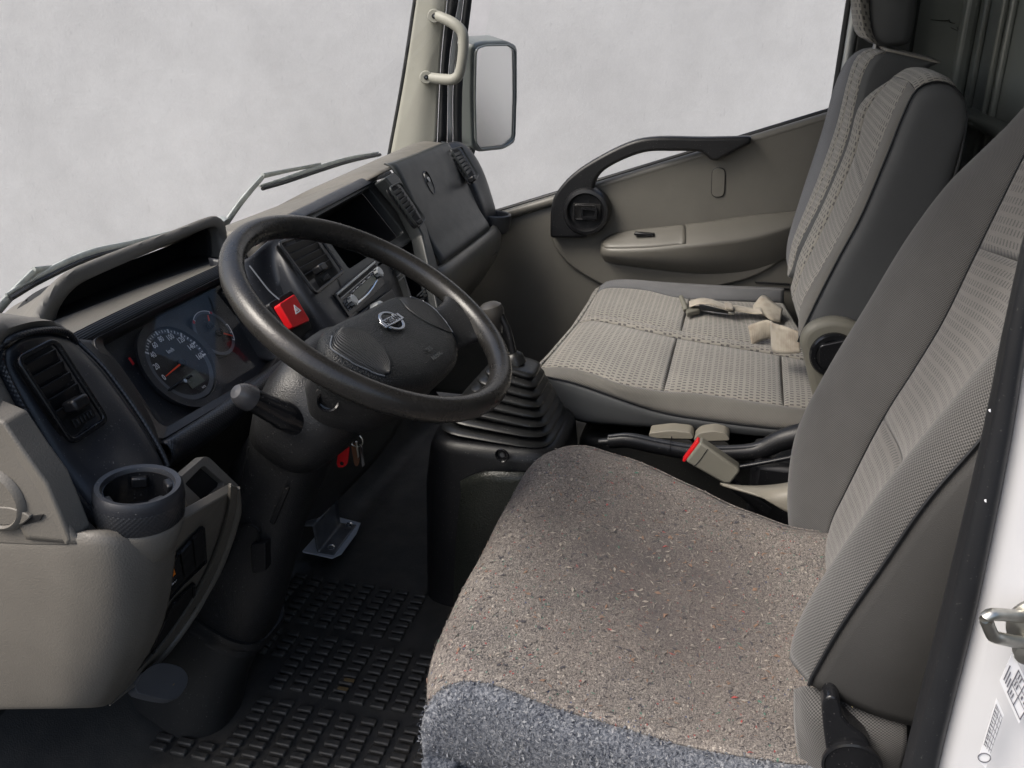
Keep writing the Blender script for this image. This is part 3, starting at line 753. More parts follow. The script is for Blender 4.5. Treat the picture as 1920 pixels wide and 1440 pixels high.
# dark binnacle face with a notch for the fuel and temperature dial
gdisc('dial_surround', gc, GR + .003, GR + .014, NAVY, .000, DB, h=.006)
spd = gdisc('speedometer', gc, 0, GR + .003, BLACK, -.001, DB, h=.0025)
gdisc('dial_ring', gc, GR - .006, GR + .001, GREYP, .0018, spd, h=.0006)
aux = gdisc('fuel_and_temperature_dial', fc, 0, FR_ + .001, BLACK, -.001, DB, h=.004)
gdisc('dial_ring', fc, FR_ - .005, FR_, GREYP, .0033, aux, h=.0006)
A0, A1g = -96.3, 96.5        # 0 and 160 km/h
def spa(v): return A0 + (A1g - A0) * v / 160.0
for v in range(0, 161, 5):
    a = spa(v); big = v % 20 == 0
    if v < 40: continue
    l = .006 if big else (.004 if v % 10 == 0 else .0025); w = .0012 if big else .0007
    c = gpt(a, GR - .0025, .0028); d = (gpt(a, 1) - gc).normalized(); e = d.cross(CL[1])
    box('tick', c, (w * 2, l, .0004), WHITEP, spd, (e, d, CL[1]), 0)
for v in range(0, 161, 20):
    words('numeral', str(v), gpt(spa(v), .0415, .0026), XV, CL[2], .0118, WHITEP, spd, .0003, wide=.82)
words('unit_lettering', 'km/h', gpt(2, .022, .0026), XV, CL[2], .0082, WHITEP, spd, .0003, wide=.85)
def needle(c, ang, l, parent, out):
    d = (gpt(ang, 1, 0, c) - c).normalized(); e = d.cross(CL[1])
    o = c + CL[1] * out
    prism('needle', [o + e * .0013, o - e * .0013, o + d * l - e * .0006, o + d * l + e * .0006], CL[1] * .0012, NEEDLE, parent)
    lathe('needle_hub', [(.0001, -.002), (.006, -.002), (.0055, .003), (.004, .0045), (.0001, .005)], o, CL[1], BLACKG, parent, 20)
needle(gc, spa(0), .040, spd, .005)
lc = gpt(178, .027, .0026)
lcd = box('odometer_display', lc + XV * .002, (.030, .020, .0006), LCD, spd, (XV, CL[2], CL[1]), 0)
tube('reset_stem', [gpt(-112, .060, .004), gpt(-128, .034, .006), gpt(-170, .022, .008)], .0022, BLACKG, spd, 8)
lathe('reset_knob', [(.0001, 0), (.003, 0), (.003, .004), (.0001, .004)], gpt(-135, .033, .008), CL[1], CHROME, spd, 10)
words('small_print', 'NTS', gpt(168, .044, .0026), XV, CL[2], .0042, WHITEP, spd, .0002)
def arcmark(c, a0, a1, r, w, mat, parent, n=10, out=.0042):
    o = [gpt(a0 + (a1 - a0) * k / n, r + w, out, c) for k in range(n + 1)] + [gpt(a1 - (a1 - a0) * k / n, r, out, c) for k in range(n + 1)]
    prism('gauge_mark', o, CL[1] * .0003, mat, parent)
arcmark(fc, -34, 34, FR_ - .0016, .0012, WHITEP, aux); arcmark(fc, -44, -34, FR_ - .004, .0036, RED, aux, 3); arcmark(fc, 34, 42, FR_ - .004, .0036, RED, aux, 3)
arcmark(fc, 88, 132, FR_ - .0016, .0012, WHITEP, aux)
for a in (-34, 34, 88, 110, 132): arcmark(fc, a - 1, a + 1, FR_ - .0046, .004, WHITEP, aux, 2)
needle(fc + (gpt(0, .012, 0, fc) - fc), 35, .017, aux, .006)
needle(fc + (gpt(118, .008, 0, fc) - fc), 126, .024, aux, .006)
prism('warning_light_strip', [on(CL, u, v, .001) for u, v in ((240, 672), (243, 670), (252, 682), (249, 685))], CL[1] * .0006, RED, DB)
lens_l = rounded([on(CL, u, v, .018) for u, v in ((196, 640), (428, 526), (520, 660), (310, 795))], .008, 3)
prism('cluster_lens', lens_l, CL[1] * .0012, LENS, DB)
# bar below the cluster
b0 = [on(CL, u, v, .034) for u, v in ((300, 828), (420, 752), (560, 650))]
b1 = [p + Vector((0, -.012, -.004)) for p in b0]; b2 = [p + Vector((0, -.012, -.026)) for p in b0]; b3 = [p + Vector((0, .02, -.055)) for p in b0]
patch('lower_bar', [b0, b1, b2, b3], KNURL, DB, 16, 24, .003)
# ribbed bezel panel at the left of the cluster
k0 = [px(u, v, X=x) for u, v, x in ((126, 640, .225), (180, 690, .222), (240, 770, .218), (290, 850, .212))]
k1 = [px(u, v, X=x) for u, v, x in ((185, 640, .285), (215, 672, .284), (262, 738, .282), (312, 815, .282))]
k2 = [p + Vector((.004, .03, -.004)) for p in k1]
patch('ribbed_bezel', [k0, [(a * .75 + b * .25) + Vector((0, -.003, .003)) for a, b in zip(k0, k1)], k1, k2], RIBBED, DB, 16, 24, .003)
# --- left vent pod
pl_l = [(12, 655), (14, 690), (50, 760), (100, 850), (150, 925), (182, 962)]
pl_r = [(132, 640), (185, 690), (235, 755), (275, 815), (300, 860), (308, 880)]
L_ = cX(pl_l, [.088, .082, .080, .078, .076, .075]); R_ = cX(pl_r, [.205, .205, .203, .200, .197, .195])
mids_ = [cX([(50, 632), (70, 690), (115, 760), (165, 835), (205, 880), (225, 900)], [.120, .118, .117, .115, .113, .112]), cX([(100, 626), (135, 685), (185, 755), (232, 825), (262, 868), (275, 885)], [.165, .163, .160, .158, .156, .155])]
patch('vent_pod', [[p + Vector((0, .05, -.01)) for p in L_], L_] + mids_ + [R_, [p + Vector((.004, .06, -.02)) for p in R_]], NAVY, DB, 40, 40, .004)
kb = cX([(-14, 664), (0, 700), (30, 765), (86, 860), (138, 938), (184, 985)], [.078, .073, .070, .068, .066, .065])
patch('knurled_edge', [[p + Vector((0, .03, .0)) for p in kb], kb, [(a + b) / 2 + Vector((-.002, -.006, .002)) for a, b in zip(kb, L_)], L_], KNURL, DB, 12, 40, .003)
kr = [p + Vector((.003, -.003, .003)) for p in R_]
tube('pod_piping', kr, .0030, KNURL, DB, 8, steps=40)
kt = cX([(-6, 668), (2, 648), (22, 634), (60, 622), (105, 618), (130, 626), (142, 642)], [.080, .084, .092, .122, .165, .19, .205])
tube('pod_top_piping', kt, .0035, KNURL, DB, 8, steps=40)
# vent proper
def vent(pl, quad, nsl, tab, wheel_at, parent=DB, out=.004, depth=.03, rad=.012, fr_w=.006, fm=None, smt=None):
    """air vent in plane pl: frame, dark duct, slats, tab and thumb wheel"""
    q = [on(pl, u, v, out) for u, v in quad]           # tl, tr, br, bl
    o = rounded(q, rad, 5); i = inset(o, fr_w)
    V_ = ringpanel('air_vent', o, i, pl[1] * .005, fm or BLACKG, parent, .0015)
    prism('duct', [p - pl[1] * .006 for p in inset(o, fr_w * .5)], -pl[1] * .002, DARK, V_)
    t = [q[0].lerp(q[3], .10), q[1].lerp(q[2], .10)]; b = [q[0].lerp(q[3], .76), q[1].lerp(q[2], .76)]
    for k in range(nsl):
        f = (k + .5) / nsl
        a, c = t[0].lerp(b[0], f), t[1].lerp(b[1], f)
        xd = (c - a).normalized(); dn = (b[0] - t[0]).normalized(); hgt = (b[0] - t[0]).length / nsl
        a2, c2 = a.lerp(c, .10), a.lerp(c, .90)
        yd = (dn * .93 + pl[1] * -.35).normalized()
        box('slat', (a2 + c2) / 2 - pl[1] * .003, ((c2 - a2).length, hgt * (.95 if smt is None else .72), .0025), smt or BLACK, V_, (xd, yd, xd.cross(yd)), .0008)
    if tab:
        a = on(pl, *tab, out + .012); box('tab', a, (.022, .013, .018), BLACK, V_, (XV, pl[2], pl[1]), .003)
    if wheel_at:
        a = on(pl, *wheel_at, out + .003)
        s_ = box('wheel_slot', a, (.030, .010, .002), DARK, V_, (XV, pl[2], pl[1]), .001)
        for k in range(5): box('thumb_wheel_tooth', a + XV * (-.010 + k * .005), (.003, .007, .006), BLACK, s_, (XV, pl[2], pl[1]), .0008)
    return V_
vent(PO, ((22, 672), (100, 632), (202, 790), (130, 838)), 5, (143, 757), (157, 784), out=.012)
# --- cup holder at the left end
cc = px(259, 909, Z=.606); cax = Vector((0, -.10, 1)).normalized()
cr = .0428
ch = lathe('cup_holder', [(cr - .011, -.028), (cr - .009, -.004), (cr - .007, 0), (cr - .002, .001), (cr, -.002), (cr + .001, -.009), (cr - .001, -.034), (cr - .012, -.044), (cr - .012, -.038)], cc, cax, NAVY, DB, 56)
lathe('knurled_band', [(cr + .0012, -.012), (cr + .0016, -.014), (cr + .0002, -.034), (cr - .001, -.036)], cc, cax, KNURL, ch, 56)
lathe('cup_well', [(.0001, -.060), (cr - .013, -.060), (cr - .010, -.004), (cr - .0085, -.004), (cr - .012, -.062), (.0001, -.062)], cc, cax, BLACKG, ch, 40)
for a in (35, 145, 250, 320):
    d = Vector((math.cos(R(a)), math.sin(R(a)), 0)); box('grip_tab', cc + d * (cr - .013) - cax * .012, (.008, .016, .012), BLACK, ch, (d, cax.cross(d), cax), .002)
# --- taupe end band and lower body at the left end
e_o = cX([(-140, 640), (-70, 740), (0, 800), (62, 885), (104, 955), (138, 1020)], [.02, .02, .02, .02, .02, .02])
e_i = cX([(-60, 600), (-28, 655), (12, 728), (82, 862), (136, 944), (188, 1000)], [.085, .075, .068, .065, .063, .060])
patch('end_band', [[p + Vector((-.005, .05, 0)) for p in e_o], e_o, [(a * .5 + b * .5) + Vector((-.006, -.006, 0)) for a, b in zip(e_o, e_i)], e_i, [p + Vector((.006, .02, 0)) for p in e_i]], BEIGE, DB, 20, 40, .004)
tpb = cX([(-60, 640), (-30, 610), (0, 600), (50, 598), (100, 602), (124, 618)], [.05, .07, .09, .125, .17, .2])
tpb2 = cX([(-60, 690), (-20, 660), (6, 640), (50, 618), (102, 614), (128, 628)], [.03, .06, .085, .125, .17, .2])
patch('pod_brow', [[p + Vector((0, .09, .004)) for p in tpb], tpb, tpb2, [p + Vector((0, .01, -.01)) for p in tpb2]], BEIGE, DB, 14, 24, .004)
end_l = cX([(-60, 760), (10, 790), (50, 850), (90, 905), (118, 970), (135, 1012), (130, 1022), (60, 1022), (-60, 1015)], .0205)
ep = prism('end_cover', [p + Vector((-.0022, 0, 0)) for p in end_l], (.03, 0, 0), BEIGE, DB, .003, 3)
kc = px(-10, 935, X=.016)
lathe('round_boss', [(.0001, 0), (.036, 0), (.034, .004), (.030, .006), (.028, .003), (.0001, .003)], kc, (-1, 0, 0), BEIGE, ep, 40)
prism('finger_pull', rounded(cX([(-60, 948), (20, 952), (45, 962), (58, 970), (40, 985), (-60, 985)], .012), .006, 4), (.006, 0, 0), BEIGE, ep, .002)
prism('pull_gap', cX([(58, 968), (80, 966), (74, 976), (40, 986)], .0150), (.002, 0, 0), DARK, ep)
low = []
for pts, X in (([(-60, 1018), (-60, 1120), (-60, 1250), (-60, 1330)], [.020, .020, .025, .035]),
               ([(60, 1018), (60, 1120), (55, 1250), (50, 1329)], [.019, .018, .023, .034]),
               ([(140, 1012), (148, 1120), (140, 1250), (130, 1328)], [.022, .020, .026, .038]),
               ([(200, 1004), (225, 1100), (215, 1230), (180, 1325)], [.034, .034, .042, .060]),
               ([(262, 1003), (282, 1080), (265, 1210), (198, 1322)], [.062, .066, .078, .100]),
               ([(310, 990), (318, 1060), (292, 1190), (205, 1319)], [.094, .104, .118, .130]),
               ([(325, 980), (328, 1052), (297, 1190), (208, 1318)], [.110, .118, .130, .140])):
    low.append(cX(pts, X))
low = [[r[0] + Vector((.010, .030, -.004))] + r + [r[-1] + Vector((.01, .04, .004))] for r in low]
patch('lower_body', low, BEIGE, DB, 60, 40, .004)
# collar around the cup and bridge to the switch panel
lathe('cup_collar', [(cr - .004, -.034), (cr - .0015, -.037), (cr - .001, -.042), (cr - .004, -.056), (cr - .012, -.076), (cr - .03, -.092)], cc, cax, BEIGE, DB, 48)
box('end_filler', (.055, .845, .52), (.03, .25, .30), BEIGE, DB, bev=.02)
# --- lower switch panel
tA = [px(345, 905, X=.185), px(388, 862, X=.232), px(446, 916, X=.252), px(372, 962, X=.190)]
pn = (tA[1] - tA[0]).cross(tA[3] - tA[0]).normalized()
if pn.dot(CAM - tA[0]) < 0: pn = -pn
pl_t = (tA[0], pn)
to_ = [pxp(u, v, *pl_t) for u, v in ((332, 900), (383, 856), (392, 857), (447, 910), (447, 920), (360, 968))]
ti_ = [pxp(u, v, *pl_t) for u, v in ((347, 907), (378, 876), (383, 873), (420, 905), (419, 911), (384, 943))]
ringpanel('switch_panel_top', rounded(to_, .004, 3), rounded(ti_, .003, 3), -pn * .012, BEIGE, DB, .0025)
prism('blank_pocket', [p - pn * .009 for p in rounded(ti_, .001, 3)], -pn * .002, DARK, DB)
swo = [on(SWP, u, v) for u, v in ((325, 985), (447, 915), (443, 960), (428, 1015), (402, 1080), (362, 1150), (300, 1232), (206, 1322), (240, 1250), (290, 1180), (318, 1080))]
swo_s = swo
prism('switch_panel', swo_s, -SWP[1] * .012, BEIGE, DB, .002)
tube('switch_panel_rim', [on(SWP, u, v, .004) for u, v in ((447, 915), (444, 960), (428, 1018), (402, 1082), (362, 1152), (300, 1234), (206, 1322))], [.002, .006, .006, .006, .006, .006, .001], BEIGE, DB, 10, steps=40)
_ro = [(447, 915), (444, 960), (428, 1018), (402, 1082), (362, 1152), (300, 1234), (206, 1322)]
patch('switch_panel_bevel', [[on(SWP, u, v, -.012) for u, v in _ro], [on(SWP, u, v, .001) for u, v in _ro], [on(SWP, u - 5, v - 2, .006) for u, v in _ro], [on(SWP, u - 14, v - 5, .006) for u, v in _ro], [on(SWP, u - 19, v - 8, .001) for u, v in _ro]], BEIGE, DB, 16, 40, .002)
def hole(name, quad, parent=DB):
    q = rounded([on(SWP, u, v, .0015) for u, v in quad], .005, 4)
    o = ringpanel(name, q, inset(q, .004), SWP[1] * .004, BLACKG, parent, .001)
    prism('recess', [p + SWP[1] * .0005 for p in inset(q, .003)], SWP[1] * .001, DARK, o)
    return o
sb = hole('switch_bank', ((327, 1040), (379, 984), (384, 1052), (334, 1100), (306, 1132)))
for q in (((336, 1036), (356, 1012), (362, 1066), (344, 1082)), ((359, 1008), (377, 992), (381, 1048), (365, 1062))):
    prism('blank_switch', rounded([on(SWP, u, v, .004) for u, v in q], .002, 3), SWP[1] * .003, BLACK, sb, .001)
osw = prism('height_switch', rounded([on(SWP, u, v, .004) for u, v in ((324, 1048), (333, 1040), (341, 1084), (318, 1106))], .002, 3), SWP[1] * .003, BLACKG, sb, .001)
prism('orange_symbol', [on(SWP, u, v, .0085) for u, v in ((319, 1070), (326, 1066), (329, 1076), (321, 1084))], SWP[1] * .0004, ORANGE, osw)
oc_ = on(SWP, 325, 1094, .0085)
xd_ = (on(SWP, 331, 1089, .0085) - on(SWP, 320, 1099, .0085)).normalized()
words('lettering', 'ON', oc_, xd_, SWP[2] if SWP[2].z > 0 else -SWP[2], .0075, WHITEP, osw, .0003)
hole('open_pocket', ((322, 1128), (362, 1090), (363, 1138), (282, 1232), (285, 1205)))
# --- centre stack
sk_l = [(455, 470), (500, 540), (560, 650), (600, 720)]
so = [on(SK, u, v) for u, v in ((430, 490), (520, 432), (560, 408), (700, 338), (722, 345), (800, 455), (830, 520), (800, 560), (690, 640), (560, 720))]
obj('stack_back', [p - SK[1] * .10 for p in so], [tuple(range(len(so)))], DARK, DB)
# flat face pieces around the openings (a frame per opening)
def skq(pts, out=0): return [on(SK, u, v, out) for u, v in pts]
tray_in = rounded(skq(((588, 410), (692, 352), (758, 436), (655, 504))), .008, 4)
tray_out = rounded(skq(((560, 405), (703, 334), (790, 440), (636, 545))), .006, 4)
TR = ringpanel('open_tray_frame', tray_out, tray_in, -SK[1] * .02, CHAR, DB, .004)
i2 = [p - SK[1] * .02 for p in tray_in]; i3 = [p - SK[1] * .13 for p in tray_in]
loft('tray_box', [i2, i3], DARK, TR, False); obj('tray_back_panel', i3, [tuple(range(len(i3)))], DARK, TR)
brow0 = skq(((548, 405), (620, 368), (705, 326)), .002); brow1 = skq(((562, 412), (630, 377), (708, 337)), .010)
patch('stack_brow', [[p + Vector((0, .010, .001)) for p in brow0], brow0, brow1, [p - SK[1] * .012 for p in brow1]], NAVY, DB, 12, 16, .003)
# left cheek holding the vent and the hazard switch
ck = [cX([(455, 488), (470, 540), (500, 600), (540, 680)], [.60, .585, .565, .55]), cX([(500, 455), (515, 520), (555, 600), (600, 680)], [.645, .635, .625, .62])]
ckm = skq(((530, 428), (548, 500), (592, 575), (650, 640)), .012); ckr = skq(((585, 405), (628, 505), (652, 560), (700, 625)), .004)
patch('stack_cheek', [[p + Vector((0, .06, 0)) for p in ck[0]], ck[0], ck[1], ckm, ckr], NAVY, DB, 30, 30, .004)
tube('cheek_stitching', cX([(468, 498), (485, 520), (505, 545), (524, 562)], [.574, .568, .562, .558]), .0013, GREYP, DB, 6, steps=20)
vent(SK, ((516, 455), (590, 432), (645, 512), (590, 556)), 5, (600, 504), (610, 522), out=.018)
HZ = Vector((0, -.86, .50)).normalized()
hz = [px(520, 572, X=.555), px(549, 553, X=.598), px(578, 603, X=.600), px(546, 617, X=.555)]
HSW = prism('hazard_switch', rounded([p + HZ * .004 for p in hz], .004, 4), -HZ * .022, RED, DB, .003, 3)
hc = sum(hz, Vector()) / 4 + HZ * .0045
hx = (hz[1] - hz[0]).normalized(); hy = (hz[0] - hz[3]); hy = (hy - hx * hy.dot(hx)).normalized(); hzn = hx.cross(hy)
tri = [hc + hx * (.009 * math.sin(R(a))) + hy * (.009 * math.cos(R(a))) + hx * .006 for a in (0, 120, 240)]
tri_i = [hc + hx * (.0055 * math.sin(R(a))) + hy * (.0055 * math.cos(R(a))) + hx * .006 for a in (0, 120, 240)]
ringpanel('warning_triangle', tri, tri_i, hzn * .0007, WHITEP, HSW, 0)
tri2 = [hc + hx * (.003 * math.sin(R(a))) + hy * (.003 * math.cos(R(a))) + hx * .006 for a in (0, 120, 240)]
prism('inner_triangle', tri2, hzn * .0006, WHITEP, HSW)
prism('switch_housing', rounded([px(508, 566, X=.550) - HZ * .006, px(553, 540, X=.604) - HZ * .006, px(592, 612, X=.606) - HZ * .006, px(560, 640, X=.556) - HZ * .006], .006, 3), -HZ * .04, BLACK, DB, .003)
# centre vent at the right of the tray
rc = skq(((703, 338), (736, 330), (815, 462), (790, 470)), .004)
VR = yz_plane((.690, .748), (.636, .655))
rp = [on(VR, u, v) for u, v in ((722, 332), (740, 322), (752, 336), (800, 425), (822, 500), (845, 580), (822, 580), (806, 505), (792, 440), (764, 385))]
prism('stack_right_column', rp, -VR[1] * .03, CHAR, DB, .004, 3)
vent(VR, ((726, 352), (748, 341), (797, 413), (782, 430)), 6, None, (786, 416), out=.006, rad=.014, fr_w=.0035, fm=CHAR, smt=CHAR)
# lower storage opening beside the radio
lo_o = rounded(skq(((738, 462), (786, 436), (830, 540), (775, 575)), .002), .006, 4)
lo = ringpanel('storage_frame', lo_o, inset(lo_o, .006), -SK[1] * .02, CHAR, DB, .002)
j2 = [p - SK[1] * .02 for p in inset(lo_o, .006)]; j3 = [p - SK[1] * .12 for p in inset(lo_o, .006)]
loft('storage_box', [j2, j3], DARK, lo, False); obj('storage_back', j3, [tuple(range(len(j3)))], DARK, lo)
for k, (a, b) in enumerate((((744, 520), (753, 512)), ((747, 527), (759, 518)), ((782, 555), (797, 541)), ((787, 556), (803, 545)), ((794, 556), (809, 549)))):
    tube('shelf_rib', [on(SK, *a, .004), on(SK, *b, .004)], .0016, CHAR, lo, 6)
prism('stack_lower_face', skq(((640, 545), (790, 440), (800, 470), (738, 500), (790, 640), (700, 720), (600, 720)), -.012), -SK[1] * .03, BLACK, DB, .003)
# radio
RA = yz_plane((.650, .640), (.618, .590))
rq = [on(RA, u, v, .004) for u, v in ((627, 551), (702, 488), (722, 532), (655, 594))]
ra = prism('car_radio', rounded(rq, .003, 3), -RA[1] * .03, BLACKG, DB, .002)
rx = (rq[1] - rq[0]); rxn = rx.normalized(); ryv = rq[3] - rq[0]; ryn = (ryv - rxn * ryv.dot(rxn)).normalized(); rn = ryn.cross(rxn)
if rn.dot(CAM - rq[0]) < 0: rn = -rn
def rp_(a, b, o=.002): return rq[0] + rx * a + ryv * b + rn * o
prism('trim_bar', [rp_(a, b, .0005) for a, b in ((.02, .03), (.98, .03), (.98, .10), (.02, .10))], rn * .002, SILVER, ra, .0005)
prism('disc_slot', [rp_(a, b, .0005) for a, b in ((.05, .14), (.95, .14), (.95, .24), (.05, .24))], rn * .001, DARK, ra)
prism('slot_edge', [rp_(a, b, .0005) for a, b in ((.05, .27), (.93, .27), (.93, .285), (.05, .285))], rn * .001, SILVER, ra)
prism('display', [rp_(a, b, .0005) for a, b in ((.27, .42), (.80, .40), (.80, .68), (.30, .74))], rn * .001, LCD, ra)
for a, b in ((.16, .62), (.88, .46)):
    kn = lathe('knob', [(.0001, 0), (.0095, 0), (.009, .008), (.0075, .0095), (.0001, .0095)], rp_(a, b, .001), rn, SILVER, ra, 24)
    for q in range(8):
        d = rxn * math.cos(q * math.pi / 4) + ryn * math.sin(q * math.pi / 4); box('knob_ridge', rp_(a, b, .0055) + d * .0093, (.0015, .003, .007), CHROME, kn, (d, rn.cross(d), rn), 0)
cv_ = [rp_(.2 + .62 * k / 8, .80 + .10 * math.sin(math.pi * k / 8) - .14 * k / 8, .002) for k in range(9)]
tube('chrome_arc', cv_, .0018, CHROME, ra, 6, steps=20)
for k in range(6): prism('button', [rp_(.24 + k * .1 + a, .34 + b - k * .004, .0005) for a, b in ((0, 0), (.06, 0), (.06, .045), (0, .045))], rn * .0015, GREYP, ra)
for k in range(4): prism('side_button', [rp_(.05 + a, .45 + k * .11 + b, .0005) for a, b in ((0, 0), (.045, 0), (.045, .05), (0, .05))], rn * .0015, GREYP, ra)
for k in range(3): prism('side_button', [rp_(.965 + a, .2 + k * .12 + b, .0005) for a, b in ((0, 0), (.03, 0), (.03, .05), (0, .05))], rn * .0015, GREYP, ra)
for k, w_ in ((.28, .05), (.36, .06), (.5, .10), (.66, .06)):
    prism('print_mark', [rp_(k + a, .36 + b, .0022) for a, b in ((0, 0), (w_, -.004), (w_, .018), (0, .022))], rn * .0002, WHITEP, ra)
# heater slider below the radio, mostly hidden by the hub
prism('heater_panel', [on(RA, u, v, .002) for u, v in ((655, 600), (735, 540), (765, 600), (690, 660))], -RA[1] * .03, BLACK, DB, .003)
lathe('heater_knob', [(.0001, 0), (.016, 0), (.014, .016), (.010, .019), (.0001, .019)], on(RA, 705, 585, .004), RA[1], SILVER, DB, 24)
# --- passenger side
gprof = [(.712, .772), (.698, .764), (.675, .720), (.647, .655), (.625, .610), (.600, .571), (.615, .560)]
def gsec(x, d=0): return (x, [(y + d, z) for y, z in gprof])
extr('glove_panel', [gsec(1.132, .008), gsec(1.137), gsec(1.25, -.002), gsec(1.38, -.002), gsec(1.49), gsec(1.495, .01)], CHAR, DB, 40, nv=24)
bprof = [(.60, .568), (.588, .560), (.580, .535), (.590, .49), (.625, .43), (.68, .36), (.74, .30)]
extr('lower_knee_panel', [(x, [(y + d, z) for y, z in bprof]) for x, d in ((1.06, .03), (1.10, .01), (1.15, 0), (1.35, 0), (1.52, .004), (1.59, .02), (1.64, .06))], DOORP, DB, 30, nv=24)
tube('knee_panel_seam', [Vector((x, .5862, .508)) for x in (1.14, 1.35, 1.50)], .0012, BLACK, DB, 6)
gk = px(804, 343, X=1.26)
gn = Vector((0, -.9, .36)).normalized()
lathe('glove_lock', [(.0001, -.006), (.016, -.006), (.019, .002), (.021, .003), (.022, 0), (.022, -.004)], gk + gn * .0, gn, BLACKG, DB, 28, sx=.75, sy=1.25, ex=(1, 0, 0))
lathe('lock_barrel', [(.0001, -.004), (.006, -.004), (.006, .002), (.0001, .002)], gk + Vector((-.003, 0, .008)), gn, STEEL, DB, 16)
# end pod with vent and cup holder
ea, eb = px(853, 282, X=1.535), px(886, 335, X=1.535); EP = yz_plane((ea.y, ea.z), (eb.y, eb.z))
po = crom(cX([(842, 268), (862, 266), (885, 285), (905, 320), (922, 370), (930, 400), (930, 415)], [1.545, 1.58, 1.60, 1.61, 1.615, 1.615, 1.615]), 30)
pi_ = crom(cX([(826, 278), (845, 290), (868, 322), (888, 360), (900, 395), (906, 425), (905, 437)], [1.50, 1.50, 1.50, 1.50, 1.50, 1.50, 1.50]), 30)
patch('end_pod', [[p + Vector((0, .04, -.01)) for p in pi_], pi_, [(a * .65 + b * .35) + Vector((0, -.005, .002)) for a, b in zip(pi_, po)], po, [p + Vector((.02, .07, -.02)) for p in po]], NAVY, DB, 24, 30, .004)
vent(EP, ((842, 281), (863, 275), (896, 330), (885, 347)), 6, (886, 336), None, out=.016, rad=.010, fr_w=.003, fm=CHAR, smt=CHAR)
c2 = px(929, 400, X=1.575); c2.z += .0
h2 = lathe('end_cup_holder', [(.030, -.022), (.033, -.002), (.036, 0), (.040, -.002), (.041, -.008), (.039, -.036), (.034, -.046), (.02, -.048)], c2, (0, -.05, 1), NAVY, DB, 36)
lathe('cup_well', [(.0001, -.040), (.029, -.040), (.034, -.004), (.035, -.004), (.031, -.044), (.0001, -.044)], c2, (0, -.05, 1), BLACKG, h2, 30)
# ------------------------------------------------------------------ steering wheel
WC = Vector((.423, .4455, .6955)); TA = R(30.4)
WE1 = XV; WE2 = Vector((0, math.cos(TA), math.sin(TA))); WN = WE1.cross(WE2)
TURN = R(-6.0)                      # the wheel stands slightly turned
SE1 = WE1 * math.cos(TURN) + WE2 * math.sin(TURN); SE2 = WE2 * math.cos(TURN) - WE1 * math.sin(TURN)
def wp(x, y, o=0): return WC + SE1 * x + SE2 * y + WN * o
SW = thing('steering_wheel', 'worn dark brown-black steering wheel with chrome emblem on its hub', 'steering wheel', WC)
RM = .1845
rim_p = [wp(RM * math.cos(a), RM * math.sin(a)) for a in np.linspace(0, 2 * math.pi, 72, endpoint=False)]
def rimmesh():
    n, k = 20, 96; v = []
    for i in range(k):
        a = 2 * math.pi * i / k
        for j in range(n):
            b = 2 * math.pi * j / n
            rr = .0147 * (1 + .05 * math.sin(b * 1 + 1) )
            grip = .0011 * max(0, math.sin(a * 34)) * max(0, -math.sin(b)) * (1 if abs(math.sin(a)) > .55 else 0)   # finger ridges on the back
            r = RM + (rr + grip) * math.cos(b); o = (rr * 1.12 + grip) * math.sin(b)
            v.append(wp(r * math.cos(a), r * math.sin(a), o))
    A = np.array([tuple(p) for p in v]).reshape(k, n, 3)
    o = obj('rim', v, grid_faces(k, n, True, True), WHEEL, SW, True, 0, grid_uv(A))
    bm = bmesh.new(); bm.from_mesh(o.data); bmesh.ops.recalc_face_normals(bm, faces=bm.faces); bm.to_mesh(o.data); bm.free()
    return o
rimmesh()
hub_o = [(0, .012), (.06, .012), (.098, .006), (.122, -.016), (.119, -.046), (.096, -.084), (.07, -.104), (.04, -.1155), (0, -.119)]
hub_o = [(x * 1.07, y * 1.02 + (.004 if y > 0 else 0)) for x, y in hub_o]
hub_o = hub_o + [(-x, y) for x, y in hub_o[-2:0:-1]]
def hub_ring(k, o, n=64, dy=0):
    c = crom([Vector((x, y, 0)) for x, y in hub_o], n, True); m = Vector((0, -.05, 0))
    out = []
    for p in c:
        d = p - m; q = m + d * max(.02, 1 - k / max(.03, d.length)); out.append(wp(q.x, q.y, o))
    return out
pad_ = loft('hub_pad', [hub_ring(.012, -.070), hub_ring(.002, -.030), hub_ring(0, -.018), hub_ring(.003, -.011), hub_ring(.012, -.005), hub_ring(.03, -.001), hub_ring(.05, .001), hub_ring(.07, .0015)], HUB, SW, True, None, 60)
loft('hub_back', [hub_ring(.03, -.115), hub_ring(.012, -.085), hub_ring(.010, -.060)], COLM, SW, True)
